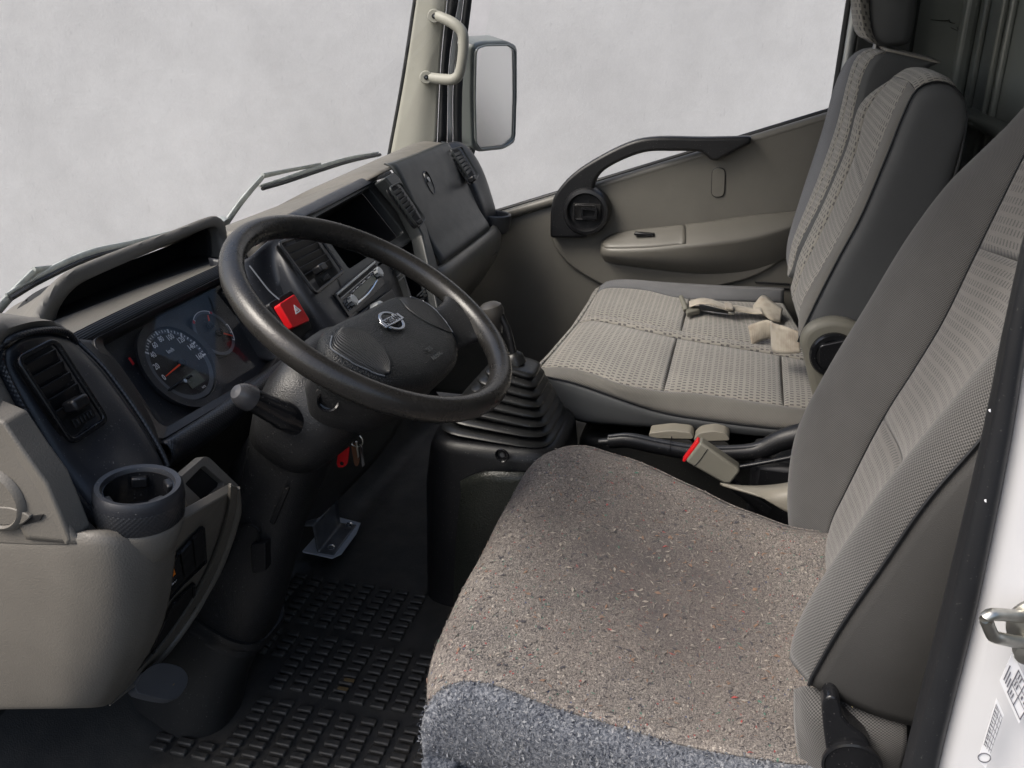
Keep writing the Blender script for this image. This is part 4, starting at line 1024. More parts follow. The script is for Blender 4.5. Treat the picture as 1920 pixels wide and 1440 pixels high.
for s in (-1, 1):
    i_ = [(.072, .002), (.057, -.020), (.058, -.050), (.070, -.070), (.086, -.081)]
    o_ = [(.097, -.002), (.114, -.016), (.112, -.044), (.100, -.070), (.093, -.080)]
    ring0 = [(p - WC).dot(SE1) + 1j * ((p - WC).dot(SE2) + .05) for p in hub_ring(0, 0, 180)]
    def pz(x, y):
        z = x + 1j * (y + .05); b_ = min(ring0, key=lambda q: abs(np.angle(q / z))); k = max(0, abs(b_) - abs(z))
        return float(np.interp(k, [0, .003, .012, .03, .05, .07], [-.018, -.011, -.005, -.001, .001, .0015]))
    ic = crom([Vector((s * x * 1.05, y, 0)) for x, y in i_], 24); oc2 = crom([Vector((s * x * 1.075, y, 0)) for x, y in o_], 24)
    A = np.zeros((14, 24, 3))
    for k in range(14):
        for j in range(24):
            q = ic[j].lerp(oc2[j], k / 13); A[k, j] = tuple(wp(q.x, q.y, pz(q.x, q.y) + .0011))
    tr = sheet('ribbed_trim', A, RIBBED2, pad_, .001)
    tube('trim_stitching', [Vector(p) + WN * .0005 for p in A[-1]], .0011, GREYP, tr, 6, steps=24)
    # spoke
    secs = []
    for x, y0, y1, o, th in ((.06, -.012, -.095, -.036, .022), (.10, -.016, -.098, -.028, .021), (.125, -.026, -.104, -.020, .019), (.145, -.032, -.112, -.012, .019), (.160, -.032, -.120, -.006, .021), (.170, -.026, -.130, -.002, .022)):
        xx0 = x; sec = []
        for k in range(20):
            b_ = 2 * math.pi * k / 20; cy = math.cos(b_); sy = math.sin(b_)
            cy = math.copysign(abs(cy) ** .7, cy)
            y = (y0 + y1) / 2 + (y0 - y1) / 2 * cy
            xr = min(xx0, math.sqrt(max(1e-6, RM ** 2 - y * y)) - .002)
            sec.append(wp(s * xr, y, o + th / 2 * sy))
        secs.append(sec)
    loft('spoke', secs, COLM, SW, True, None, 60)
# emblem and lettering
em = wp(0.0, -.026, .0028)
def epp(x, y, o=0): return em + SE1 * x + SE2 * y + WN * o
eo = [epp(.0205 * math.cos(t), .0185 * math.sin(t)) for t in np.linspace(0, 2 * math.pi, 48, endpoint=False)]
ei = [epp(.0158 * math.cos(t), .0140 * math.sin(t)) for t in np.linspace(0, 2 * math.pi, 48, endpoint=False)]
EM = ringpanel('emblem', eo, ei, WN * .003, BADGE, pad_, .001)
prism('emblem_bar', [epp(x, y, .0005) for x, y in ((-.0245, -.0062), (.0245, -.0062), (.0245, .0062), (-.0245, .0062))], WN * .0032, BADGE, EM, .0008)
words('emblem_letters', 'NISSAN', epp(0, 0, .0040), SE1, SE2, .0118, BLACK, EM, .0003, wide=.95)
words('embossed_letters', 'SRS', wp(.004, -.086, .0018), SE1, SE2, .0095, CHAR, pad_, .0006)
words('embossed_letters', 'AIRBAG', wp(.004, -.099, .0008), SE1, SE2, .0085, CHAR, pad_, .0006)
# ------------------------------------------------------------------ steering column
SCOL = thing('steering_column', 'black steering column shroud rising from the floor to the wheel', 'steering column', (.42, .72, 0))
def cs(s, hx, hy, dx=0, dh=0, n=36, p=3.0):
    """section of the column at distance s below the wheel"""
    c = WC - WN * s + WE1 * dx + WE2 * dh; out = []
    for k in range(n):
        b = 2 * math.pi * k / n; cx, sy = math.cos(b), math.sin(b)
        out.append(c + WE1 * (hx * math.copysign(abs(cx) ** (2 / p), cx)) + WE2 * (hy * math.copysign(abs(sy) ** (2 / p), sy)))
    return out
sh = loft('upper_shroud', [cs(.075, .055, .045, 0, .0), cs(.08, .074, .058), cs(.10, .088, .066, -.004), cs(.135, .098, .070, -.008, .002), cs(.175, .100, .066, -.010, .004), cs(.215, .090, .056, -.006, .008), cs(.235, .072, .046, 0, .01)], COLM, SCOL, True, None, 50)
loft('lower_shroud', [cs(.20, .070, .052, .0, .012), cs(.26, .060, .056, -.006, .012), cs(.36, .048, .066, -.021, .006), cs(.46, .054, .078, -.024, -.004), cs(.545, .061, .084, -.021, -.012), cs(.552, .057, .080, -.021, -.012)], COLM, SCOL, True, None, 50)
loft('boot_ring', [cs(.546, .070, .087, -.017, -.012), cs(.556, .072, .090, -.017, -.014), cs(.566, .068, .086, -.017, -.012), cs(.575, .072, .089, -.017, -.012), cs(.584, .064, .080, -.017, -.012)], BOOTM, SCOL, True, None, 50)
loft('floor_boot', [cs(.58, .062, .078, -.017, -.012), cs(.66, .058, .082, -.034, -.015), cs(.76, .064, .095, -.045, -.03)], RUBBER, SCOL, True, None, 50)
# seam and tilt lever on the lower shroud
tube('shroud_seam', [px(u, v, X=.345) for u, v in ((466, 838), (455, 890), (440, 940))], .0012, DARK, SCOL, 6)
tl = prism('tilt_lever', rounded([px(u, v, X=.343) for u, v in ((470, 1020), (497, 1018), (498, 1072), (472, 1076))], .004, 4), (.016, 0, 0), BLACK, SCOL, .003)
tube('lever_slot', [px(u, v, X=.350) for u, v in ((484, 1018), (484, 994), (474, 985), (462, 984), (452, 988))], .0022, DARK, tl, 6, steps=20)
prism('coin_slot', rounded([px(u, v, X=.352) for u, v in ((535, 915), (541, 918), (513, 985), (505, 980))], .002, 3), (.006, 0, 0), DARK, SCOL, .001)
STALKC = plastic('worn_stalk_cap', (.045, .045, .048), .3, 900, .05)
# combination stalk end pointing at the driver's door
sa, sb_ = px(540, 783, X=.318), px(458, 742, X=.268)
dv = (sb_ - sa).normalized()
STK = lathe('light_stalk', [(.0001, -.05), (.017, -.05), (.018, 0), (.0185, .012), (.0165, .018), (.016, .034), (.0155, .036), (.0155, .038), (.015, .040), (.0145, .058), (.0148, .060), (.0140, .075), (.012, .079), (.0001, .080)], sa, dv, BLACKG, SCOL, 28)
lathe('stalk_cap', [(.0001, .062), (.0160, .064), (.0155, .074), (.0125, .082), (.0085, .087), (.0001, .088)], sa, dv, STALKC, STK, 24)
kh = px(617, 757, X=.42)
lathe('screw_well', [(.0001, -.006), (.010, -.006), (.011, .001), (.013, .0025), (.0135, 0)], px(615, 752, X=.300), (CAM - px(615, 752, X=.300)), BLACKG, SCOL, 20)
st2 = [WC - WN * .11 + WE1 * .07, WC - WN * .105 + WE1 * .15 + WE2 * .01, WC - WN * .10 + WE1 * .21 + WE2 * .02]
tube('wiper_stalk', st2, [.012, .010, .011], BLACK, SCOL, 10)
# ------------------------------------------------------------------ keys in the ignition
KY = thing('key_bunch', 'red tag, brown leather fob and steel key hanging below steering column', 'keys', px(655, 830, X=.47))
prism('red_tag', rounded([px(u, v, X=.47) for u, v in ((634, 846), (655, 838), (651, 870), (645, 876), (634, 877), (631, 870))], .003, 3), (.003, 0, 0), RED, KY, .001)
lathe('tag_hole', [(.0001, 0), (.003, 0), (.003, .0006), (.0001, .0006)], px(641, 869, X=.4695), (-1, 0, 0), DARK, KY, 12)
prism('leather_fob', rounded([px(u, v, X=.475) for u, v in ((658, 836), (666, 830), (673, 866), (670, 876), (664, 872))], .003, 3), (.004, 0, 0), BROWN, KY, .001)
prism('key_blade', [px(u, v, X=.473) for u, v in ((666, 828), (669, 829), (673, 856), (671, 859))], (.002, 0, 0), ZINC, KY)
prism('second_key', [px(u, v, X=.49) for u, v in ((674, 834), (679, 840), (683, 872), (679, 876))], (.002, 0, 0), STEEL, KY)
tube('key_ring', [px(668, 826, X=.475) + Vector((.0, .010 * math.cos(a), .010 * math.sin(a))) for a in np.linspace(0, 6.28, 16, endpoint=False)], .0011, ZINC, KY, 6, True, 24, up=XV)
# ------------------------------------------------------------------ gear lever
KNOBM = plastic('worn_knob_plastic', (.05, .047, .043), .38, 800, .1)
GL = thing('gear_lever', 'gear lever with round black knob and pleated rubber boot on console', 'gear lever', (.865, .39, .33))
def sq(c, hx, hy, z, r=.3, n=32, tz=0):
    out = []
    for k in range(n):
        b = 2 * math.pi * k / n + math.pi / 4; cx, sy = math.cos(b), math.sin(b); p = .42
        x = hx * math.copysign(abs(cx) ** p, cx); y = hy * math.copysign(abs(sy) ** p, sy)
        out.append(Vector((c[0] + x, c[1] + y, z + tz * y)))
    return out
secs = []; NB = 8
for k in range(NB):
    f = k / (NB - 1); z = .352 + .108 * f ** .95; h = .064 * (1 - f) + .039; c = (.865, .392 - .022 * f); st_ = .0155
    tzz = .06 + .16 * f
    secs += [sq(c, h * .80, h * .84, z, tz=tzz), sq(c, h * .97, h, z + .001, tz=tzz), sq(c, h, h * 1.04, z + .0045, tz=tzz), sq(c, h * .97, h, z + .0085, tz=tzz), sq(c, h * .78, h * .82, z + .0105, tz=tzz)]
loft('pleated_boot', secs, BOOTM, GL, True, None, 70)
lathe('rod_collar', [(.0001, 0), (.020, 0), (.018, .016), (.012, .022), (.0001, .022)], (.865, .372, .466), (0, .35, 1), BOOTM, GL, 20)
tube('rod', [Vector((.865, .372, .46)), Vector((.868, .385, .52)), Vector((.872, .402, .555))], .006, BLACK, GL, 10)
kn_ = px(923, 592, X=.875)
lathe('knob', [(.0001, -.034), (.010, -.034), (.014, -.022), (.0215, -.004), (.0235, .008), (.021, .018), (.013, .024), (.0001, .026)], kn_, (0, .25, 1), KNOBM, GL, 28)
CO = thing('gear_console', 'black plastic gear console between the seats with round screw hole', 'console', (.87, .40, 0))
ctop = [px(u, v, X=x) for u, v, x in ((822, 812, .765), (850, 790, .80), (1060, 806, .80), (1062, 838, .752), (985, 856, .745), (832, 826, .750))]
secs = [sq((.875, .395), .135, .140, .0), sq((.87, .395), .128, .132, .25), sq((.868, .393), .118, .124, .326), sq((.866, .392), .112, .118, .343), sq((.866, .392), .10, .105, .350), sq((.866, .392), .07, .08, .352)]
loft('console_body', secs, BLACK, CO, True, None, 50)
hc_ = px(942, 853, X=.738)
lathe('screw_hole', [(.0001, .002), (.0085, .002), (.010, .006), (.012, .008), (.013, .006)], hc_ + Vector((.004, 0, 0)), (-1, 0, 0), BLACKG, CO, 20)
lathe('screw_head', [(.0001, .003), (.005, .003), (.004, .0052), (.0001, .0052)], hc_ + Vector((.004, 0, 0)), (-1, 0, 0), STEEL, CO, 12)
rows = [cX([(838, 935), (834, 1050), (815, 1190), (800, 1300)], [.775, .775, .785, .80]), cX([(858, 905), (850, 1030), (832, 1180), (815, 1290)], [.748, .745, .755, .77]), cX([(905, 886), (890, 1010), (865, 1150), (840, 1270)], [.735, .728, .735, .75]), cX([(960, 886), (955, 990), (920, 1120), (890, 1250)], [.735, .728, .735, .75]), cX([(1010, 888), (1020, 980), (1000, 1100), (980, 1200)], [.745, .74, .75, .76])]
patch('rubber_tunnel_cover', rows, plastic('olive_rubber', (.020, .022, .019), .30, 420, .5, dust=.1, gd=.0012), CO, 30, 24, .004)
# ------------------------------------------------------------------ hand brake, buckle, caps
HB = thing('hand_brake', 'long black hand brake lever lying between driver seat and bench', 'hand brake', (.84, .05, .25))
g = [px(u, v, X=.825) for u, v in ((1142, 828), (1180, 826), (1240, 838), (1300, 848), (1360, 850), (1420, 845), (1470, 824), (1530, 812), (1580, 808))]
tube('lever', g, [.011, .0125, .0125, .0125, .0125, .013, .016, .020, .022], BLACK, HB, 14, steps=50, flat=1.15)
tube('lever_ridge', [p + Vector((-.004, 0, .012)) for p in g], [.0035, .0045, .0045, .0045, .0045, .0045, .006, .007, .007], NAVY, HB, 8, steps=50)
lathe('release_button', [(.0001, 0), (.0062, 0), (.0062, .016), (.005, .019), (.0001, .019)], g[0], (g[0] - g[1]), BLACK, HB, 16)
box('mounting', px(1500, 880, X=.85) + Vector((0, -.02, -.04)), (.11, .20, .14), BLACK, HB, bev=.012)
tube('mounting_edge', [px(u, v, X=.79) for u, v in ((1385, 876), (1440, 866), (1510, 852))], .004, BLACKG, HB, 8)
tube('grip_joint', [px(1258, 834, X=.8245) + Vector((math.cos(a) * .0132, 0, math.sin(a) * .0150)) for a in np.linspace(0, 6.28, 16, endpoint=False)], .0007, DARK, HB, 5, True, 24, up=Vector((0, 1, 0)))
SB = thing('belt_buckle', 'olive seat belt buckle with red release button beside felt-covered seat', 'belt buckle', px(1345, 900, X=.71))
q = [px(u, v, X=.700) for u, v in ((1313, 829), (1285, 866), (1358, 908), (1370, 908), (1388, 884), (1384, 878))]
prism('buckle_body', q, (.024, 0, 0), BUCK, SB, .004, 3)
prism('release_button', [px(u, v, X=.7035) for u, v in ((1307, 827), (1312, 830), (1284, 867), (1279, 865))], (.017, 0, 0), RED, SB, .0012)
tube('buckle_seam', [px(u, v, X=.6995) for u, v in ((1327, 842), (1310, 866), (1299, 876))], .0006, DARK, SB, 5)
tube('buckle_stem', [px(1362, 900, X=.715), px(1400, 930, X=.72), px(1440, 960, X=.72)], .009, BLACK, SB, 8)
ER = thing('seat_end_cap', 'beige moulded plastic cap of the driver seat frame beside its backrest', 'seat cap', px(1450, 940, X=.67))
rows = [cX([(1350, 905), (1400, 910), (1450, 908), (1500, 900)], .69), cX([(1380, 915), (1425, 916), (1470, 914), (1510, 905)], .665), cX([(1420, 928), (1460, 935), (1490, 930), (1515, 915)], .650), cX([(1440, 940), (1480, 962), (1500, 960), (1520, 940)], .648)]
patch('cap_shell', rows, BEIGE_S, ER, 14, 18, .004)
for k, (lab, pts) in enumerate((('flat beige latch cap behind the hand brake, left of the pair', ((1216, 812), (1258, 807), (1296, 811), (1302, 824), (1218, 822))), ('rounded beige knob behind the hand brake, right of the pair', ((1300, 824), (1312, 812), (1340, 808), (1362, 814), (1370, 826), (1304, 828))))):
    b_ = px(*pts[-1], X=.93)
    LC = thing('latch_cap', lab, 'latch cap', b_, 'beige caps behind the hand brake')
    prism('cap', rounded([px(u, v, X=.915) for u, v in pts], .008, 4), (.035, 0, 0), BEIGE_S, LC, .006, 3)
    prism('cap_base', rounded([px(u, v + 14, X=.917) for u, v in pts], .008, 4), (.030, 0, -.01), VINYLD, LC, .004)
# ------------------------------------------------------------------ upholstery helpers
def dense(c, n=120): return crom(c, n)
def cut(c, ax, a, b):
    """piece of a curve between two values of a coordinate"""
    d = dense(c, 240); lo, hi = min(a, b), max(a, b); out = []
    for p, q in zip(d, d[1:]):
        if lo <= p[ax] <= hi: out.append(p)
        for w in (lo, hi):
            if (p[ax] - w) * (q[ax] - w) < 0: out.append(p.lerp(q, (w - p[ax]) / (q[ax] - p[ax])))
    if lo <= d[-1][ax] <= hi: out.append(d[-1])
    return out if len(out) > 1 else d[:2]
def seam(name, pts, parent, r=.0016, mat=None): return tube(name, pts, r, mat or SEAL, parent, 5, steps=50)
# ------------------------------------------------------------------ driver seat
DS = thing('driver_seat', 'grey fabric driver seat with tall backrest nearest the open door', 'seat', (.38, .05, 0))
F_ = cX([(1500, 1040), (1493, 975), (1490, 905), (1505, 810), (1560, 700), (1640, 570), (1720, 440), (1800, 340), (1880, 272)], .652) + [Vector((.645, -.335, .94)), Vector((.635, -.36, 1.0))]
S1 = cX([(1548, 1060), (1558, 986), (1589, 917), (1655, 788), (1718, 688), (1770, 601), (1819, 500), (1870, 395), (1925, 285)], .54) + [Vector((.54, -.315, .95)), Vector((.54, -.345, 1.0))]
S2 = cX([(1530, 1195), (1561, 1148), (1683, 969), (1787, 837), (1857, 750)], .21) + [Vector((.21, -.268, .83)), Vector((.21, -.305, .92)), Vector((.21, -.34, 1.0))]
S3 = cX([(1519, 1285), (1523, 1273), (1579, 1176), (1662, 1055), (1742, 940), (1838, 830)], .105) + [Vector((.105, -.235, .83)), Vector((.11, -.275, .92)), Vector((.12, -.32, 1.0))]
pad('far_bolster', [p + Vector((.004, -.05, 0)) for p in F_], S1, WEAVE, DS, .006, 22, 50, .004, [F_, [p * .62 + q * .38 + Vector((0, .020, .004)) for p, q in zip(F_, crom(S1, len(F_)))]])
ZL, ZR = (.568, .615); ZL2, ZR2 = .795, .835
lowS1, upS1, topS1 = cut(S1, 2, 0, ZL), cut(S1, 2, ZL, ZL2), cut(S1, 2, ZL2, 2)
lowS2, upS2, topS2 = cut(S2, 2, 0, ZR), cut(S2, 2, ZR, ZR2), cut(S2, 2, ZR2, 2)
def dip(a, b, d): return [(p + q) / 2 + Vector((0, d, 0)) for p, q in zip(crom(a, 20), crom(b, 20))]
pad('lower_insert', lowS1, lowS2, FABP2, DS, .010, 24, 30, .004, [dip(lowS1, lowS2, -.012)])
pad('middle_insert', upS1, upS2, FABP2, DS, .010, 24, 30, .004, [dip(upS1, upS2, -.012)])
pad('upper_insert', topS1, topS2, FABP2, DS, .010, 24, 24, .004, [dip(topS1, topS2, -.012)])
pad('near_bolster', S2, S3, WEAVE, DS, .010, 18, 50, .004, [[p * .45 + q * .55 + Vector((0, .022, .004)) for p, q in zip(crom(S2, 12), crom(S3, 12))]])
S4 = [p + Vector((-.012, -.06, -.012)) for p in S3]; S5 = [p + Vector((.0, -.16, -.03)) for p in S3]
pad('side_panel', S3, S5, VINYLD, DS, .006, 16, 50, .004, [S4])
seam('side_seam', [p + Vector((-.0015, .0015, .001)) for p in S3], DS)
seam('insert_seam', [p + Vector((0, .001, 0)) for p in S1], DS, .001)
def rowtop(c): return c[-1]
patch('backrest_top', [[F_[-1], S1[-1], S2[-1], S3[-1]], [p + Vector((0, -.05, .03)) for p in (F_[-1], S1[-1], S2[-1], S3[-1])], [p + Vector((0, -.12, .02)) for p in (F_[-1], S1[-1], S2[-1], S3[-1])], [p + Vector((0, -.13, -.05)) for p in (F_[-1], S1[-1], S2[-1], S3[-1])]], WEAVE, DS, 14, 14, .004)
patch('backrest_rear', [[p + Vector((.004, -.05, 0)) for p in crom(F_, 8)], [(p + q) / 2 + Vector((0, -.12, 0)) for p, q in zip(crom(F_, 8), crom(S3, 8))], crom(S5, 8)], VINYLD, DS, 12, 16, .004)
# seat base under the felt
box('base_frame', (.39, .05, .135), (.46, .42, .26), BLACK, DS, bev=.02)
bs = [cX([(1488, 1292), (1520, 1288), (1600, 1322), (1660, 1345), (1700, 1360)], [.135, .118, .105, .10, .10]), cX([(1488, 1350), (1520, 1350), (1600, 1370), (1660, 1390), (1700, 1400)], [.125, .102, .095, .095, .10]), cX([(1495, 1410), (1540, 1420), (1600, 1430), (1660, 1440), (1690, 1440)], [.12, .105, .10, .10, .11]), cX([(1510, 1480), (1560, 1490), (1620, 1490), (1660, 1480), (1680, 1480)], [.125, .115, .112, .115, .12])]
patch('hinge_cover', bs, WEAVE, DS, 20, 24, .004)
lv_ = crom([px(u, v, X=.082) for u, v in ((1541, 1325), (1548, 1308), (1565, 1306), (1576, 1320), (1582, 1345), (1600, 1365), (1625, 1385), (1634, 1410), (1630, 1450), (1615, 1480), (1570, 1480), (1556, 1450), (1548, 1400), (1543, 1360))], 48, True)
LVR = prism('recline_lever', lv_, (.020, 0, 0), BLACKG, DS, .006, 3)
lathe('lever_boss', [(.0001, .0), (.026, .0), (.026, .004), (.024, .005), (.0225, .003), (.0001, .003)], px(1597, 1432, X=.082), (-1, 0, 0), BLACKG, LVR, 32)
prism('maker_mark', [px(u, v, X=.0805) for u, v in ((1575, 1395), (1579, 1394), (1578, 1400), (1575, 1401))], (.001, 0, 0), CHROME, LVR)
prism('foam_corner', [px(u, v, X=.097) for u, v in ((1593, 1318), (1602, 1320), (1598, 1327))], (.002, 0, 0), plastic('foam', (.5, .42, .22), .9, 900, 0), DS)
# ------------------------------------------------------------------ felt cover on the driver seat
FC = thing('felt_seat_cover', 'speckled brown-grey felt cushion cover with blue-grey fleece side', 'seat cover', (.38, .07, .30))
Yk = [-.15, -.09, -.02, .08, .14, .217, .277, .31]
Xf_k = [.55, .578, .615, .665, .682, .688, .672, .64]; Xn_k = [.118, .114, .112, .109, .109, .111, .106, .10]
def Xn(y): return float(np.interp(y, Yk, Xn_k))
def Xf(y): return float(np.interp(y, Yk, Xf_k))
prof = [(.262, .315), (.288, .335), (.297, .360), (.294, .383), (.280, .400), (.255, .410), (.21, .409), (.15, .401), (.08, .390), (.0, .380), (-.06, .377), (-.11, .380), (-.15, .388), (-.175, .392)]
def feltgrid(ns=40, nt=80):
    pc = crom([Vector((0, y, z)) for y, z in prof], nt)
    A = np.zeros((ns, nt, 3))
    for i in range(ns):
        s = i / (ns - 1)
        for j, p in enumerate(pc):
            y, z = p.y, p.z
            x = Xn(y) * (1 - s) + Xf(y) * s
            e = 2 * s - 1
            topw = min(1, max(0, (z - .33) / .05))
            z += topw * (.010 * max(0, e) ** 2 + .006 * max(0, -e) ** 2 - .008 * (1 - e * e) * math.exp(-((y - .04) / .12) ** 2))
            z -= .014 * max(0, (e - .80) / .20) ** 2 * topw
            y -= (.020 * abs(e) ** 6 + .008 * (e < 0) * abs(e) ** 3) * min(1, max(0, (y - .15) / .12))
            z += .0018 * math.sin(x * 41 + y * 17) * math.sin(y * 33 + 1.2)
            A[i, j] = (x, y, z)
    return A
FG = feltgrid()
sheet('felt_top', FG, FELT, FC, .005)
near = [Vector(p) for p in FG[0]]
side_rows = [[p + Vector((.002, 0, -.0035)) for p in near], [p + Vector((-.013, .003, -.010)) for p in near], [Vector((p.x - .020, p.y * 1.0, min(p.z, .41) - .035)) for p in near], [Vector((p.x - .014, p.y * .985, max(.265, min(p.z, .40) - .075))) for p in near], [Vector((p.x + .010, p.y * .96, max(.235, min(p.z, .40) - .115))) for p in near], [Vector((p.x + .05, p.y * .94, .225)) for p in near]]
sidep = patch('fleece_side', [r[::3] + [r[-1]] for r in side_rows], FLEECE, FC, 24, 70, .004)
farr = [Vector(p) for p in FG[-1]]
patch('felt_far_side', [r[::3] + [r[-1]] for r in ([p + Vector((-.001, 0, -.002)) for p in farr], [p + Vector((.008, 0, -.02)) for p in farr], [p + Vector((.002, 0, -.09)) for p in farr])], FELT, FC, 10, 50, .004)
fr0 = [Vector(p) for p in FG[:, 0]]
patch('fleece_front_underside', [r[::4] + [r[-1]] for r in (fr0, [p + Vector((0, -.03, -.02)) for p in fr0], [p + Vector((0, -.10, -.04)) for p in fr0])], FLEECE, FC, 8, 30, .004)
def fibres(name, A, mats, count, parent, lmin, lmax, lift, wid=.00028):
    """thousands of short loose fibres lying on a grid surface"""
    rng = np.random.default_rng(11 + count)
    nu, nv = A.shape[:2]
    du = np.gradient(A, axis=0); dv = np.gradient(A, axis=1); nn = np.cross(du, dv); nn /= np.linalg.norm(nn, axis=2, keepdims=True) + 1e-12
    if nn[nu // 2, nv // 2] @ (np.array(tuple(CAM)) - A[nu // 2, nv // 2]) < 0: nn = -nn
    area = np.linalg.norm(np.cross(du, dv), axis=2).ravel(); area /= area.sum()
    for mi, (m, share) in enumerate(mats):
        n = int(count * share)
        idx = rng.choice(nu * nv, n, p=area); i, j = idx // nv, idx % nv
        i2, j2 = np.minimum(i + 1, nu - 1), np.minimum(j + 1, nv - 1)
        a, b = rng.random((n, 1)), rng.random((n, 1))
        P = A[i, j] + (A[i2, j] - A[i, j]) * a + (A[i, j2] - A[i, j]) * b
        N = nn[i, j]; T = rng.normal(size=(n, 3)); T -= N * (T * N).sum(1, keepdims=True); T /= np.linalg.norm(T, axis=1, keepdims=True) + 1e-9
        L = rng.uniform(lmin, lmax, (n, 1)); S = np.cross(N, T) * wid
        h = rng.uniform(.1, 1, (n, 1)) * lift
        V = np.stack([P + N * .0002 - S, P + N * .0002 + S, P + T * L * .5 + N * h * L + S * .8 + np.cross(N, T) * rng.normal(size=(n, 1)) * L * .18, P + T * L * .5 + N * h * L - S * .8 + np.cross(N, T) * rng.normal(size=(n, 1)) * L * .18, P + T * L + N * h * L * .9], 1).reshape(-1, 3)
        F = []
        for k in range(n):
            q = 5 * k; F += [(q, q + 1, q + 2, q + 3), (q + 3, q + 2, q + 4)]
        o = obj(name, [Vector(v) for v in V], F, m, parent, False)
        o['kind'] = 'stuff'
def flatmat(name, c): t = NT(name); return t.set(c, .9, 0, .1, sheen=.2)
fm = [(flatmat('fibre_grey', (.15, .135, .122)), .56), (flatmat('fibre_dark', (.055, .052, .058)), .13), (flatmat('fibre_pale', (.25, .225, .195)), .18), (flatmat('fibre_brown', (.19, .12, .085)), .09), (flatmat('fibre_red', (.28, .06, .055)), .010), (flatmat('fibre_green', (.06, .15, .11)), .012)]
fibres('loose_fibres', FG, fm, 7000, FC, .003, .010, .22, .00009)
sm = sidep.data; nsv = np.empty(len(sm.vertices) * 3); sm.vertices.foreach_get('co', nsv); SG = nsv.reshape(24, 70, 3) + np.array(tuple(FC.location))
fibres('fleece_fibres', SG, [(flatmat('fibre_blue_grey', (.12, .13, .15)), .6), (flatmat('fibre_blue_dark', (.035, .04, .055)), .15), (flatmat('fibre_light_grey', (.22, .23, .245)), .25)], 18000, FC, .002, .006, .8, .00011)
# ------------------------------------------------------------------ double passenger bench
BN = thing('passenger_bench', 'double grey patterned passenger bench behind the gear lever', 'bench seat', (1.3, .08, 0))
P1 = cX([(1024, 706), (1082, 720), (1167, 750), (1236, 772), (1321, 787), (1471, 804), (1540, 792)], .965)
N1 = cZ([(1014, 689), (1060, 690), (1109, 700), (1167, 720), (1244, 733), (1321, 739), (1475, 762), (1545, 768)], [.412, .414, .412, .405, .395, .392, .380, .376])
M1 = cZ([(1084, 606), (1110, 602), (1151, 608), (1282, 637), (1421, 660), (1530, 680)], [.414, .416, .414, .400, .385, .374])
M2 = cZ([(1088, 600), (1110, 594), (1151, 597), (1282, 624), (1421, 648), (1530, 665)], [.415, .417, .415, .402, .386, .375])
N2 = cZ([(1118, 553), (1141, 540), (1209, 544), (1278, 559), (1400, 566), (1470, 568)], [.404, .414, .410, .400, .390, .386])
E2 = cX([(1124, 540), (1140, 529), (1180, 526), (1250, 531), (1350, 537), (1470, 542)], [1.64, 1.655, 1.66, 1.66, 1.66, 1.66])
pad('near_bolster', P1, N1, WEAVE3, BN, .010, 14, 50, .004)
SIDE = cX([(1035, 760), (1085, 790), (1160, 798), (1230, 802), (1330, 808), (1450, 818), (1540, 812)], [.975] * 7)
pad('near_side', P1, SIDE, VINYL, BN, .006, 10, 40, .004)
seam('near_piping', [p + Vector((-.002, 0, .001)) for p in P1], BN, .0016)
YF, YR = .112, -.108
for nm, a, b, k in (('front_insert', N1, M1, (YF, 1)), ('rear_insert', N1, M1, (YR, YF)), ('back_strip', N1, M1, (-1, YR)), ('far_front_insert', M2, N2, (YF - .005, 1)), ('far_rear_insert', M2, N2, (-1, YF - .005))):
    pad(nm, cut(a, 1, *k), cut(b, 1, *k), FABP, BN, .009, 26, 26, .004)
pad('middle_strip', M1, M2, FABP, BN, .007, 10, 50, .004)
pad('far_bolster', N2, E2, WEAVE2, BN, .008, 12, 40, .004)
patch('far_side', [E2, [p + Vector((.012, 0, -.03)) for p in E2], [p + Vector((.010, 0, -.12)) for p in E2]], WEAVE2, BN, 8, 20, .004)
fr_ = [P1[0], N1[0], M1[0], M2[0], N2[0], E2[0]]; fr_ = [fr_[0], fr_[1], fr_[1].lerp(fr_[2], .33), fr_[1].lerp(fr_[2], .66), fr_[2], fr_[3], fr_[3].lerp(fr_[4], .5), fr_[4], fr_[5]]
patch('front_face', [fr_, [p + Vector((0, .012, -.012)) for p in fr_], [p + Vector((0, .018, -.04)) for p in fr_], [p + Vector((0, -.01, -.14)) for p in fr_]], FABP, BN, 16, 50, .004)
box('seat_box', (1.32, .06, .14), (.62, .44, .26), RUBBER, BN, bev=.02)
# middle backrest
PI = cX([(1497, 640), (1515, 600), (1534, 560), (1574, 482), (1616, 404), (1662, 296), (1693, 218), (1717, 171), (1748, 154), (1783, 159), (1806, 183), (1812, 210)], 1.0)
I1 = cX([(1497, 600), (1505, 572), (1518, 544), (1577, 447), (1623, 350), (1654, 272), (1682, 202), (1701, 160), (1722, 140), (1760, 138)], [1.06] * 10)
I2 = cX([(1485, 560), (1497, 535), (1510, 500), (1565, 385), (1605, 285), (1627, 205), (1648, 155), (1668, 130), (1690, 122)], 1.25)
E1 = cX([(1482, 540), (1490, 515), (1503, 470), (1549, 373), (1590, 275), (1615, 195), (1640, 145), (1660, 120), (1690, 112)], 1.30)
I1 = I1[:7] + [PI[7] + Vector((.06, .004, .012))]; I2 = I2[:6] + [PI[7] + Vector((.25, .002, .010))]; E1 = E1[:6] + [PI[7] + Vector((.30, -.004, .002))]
pad('middle_back_bolster', PI[:8], I1, WEAVE3, BN, .008, 12, 50, .004)
zc0, zc1 = .805, .775
pad('middle_back_lower', cut(I1, 2, 0, zc1), cut(I2, 2, 0, zc0), FABP, BN, .007, 20, 40, .004)
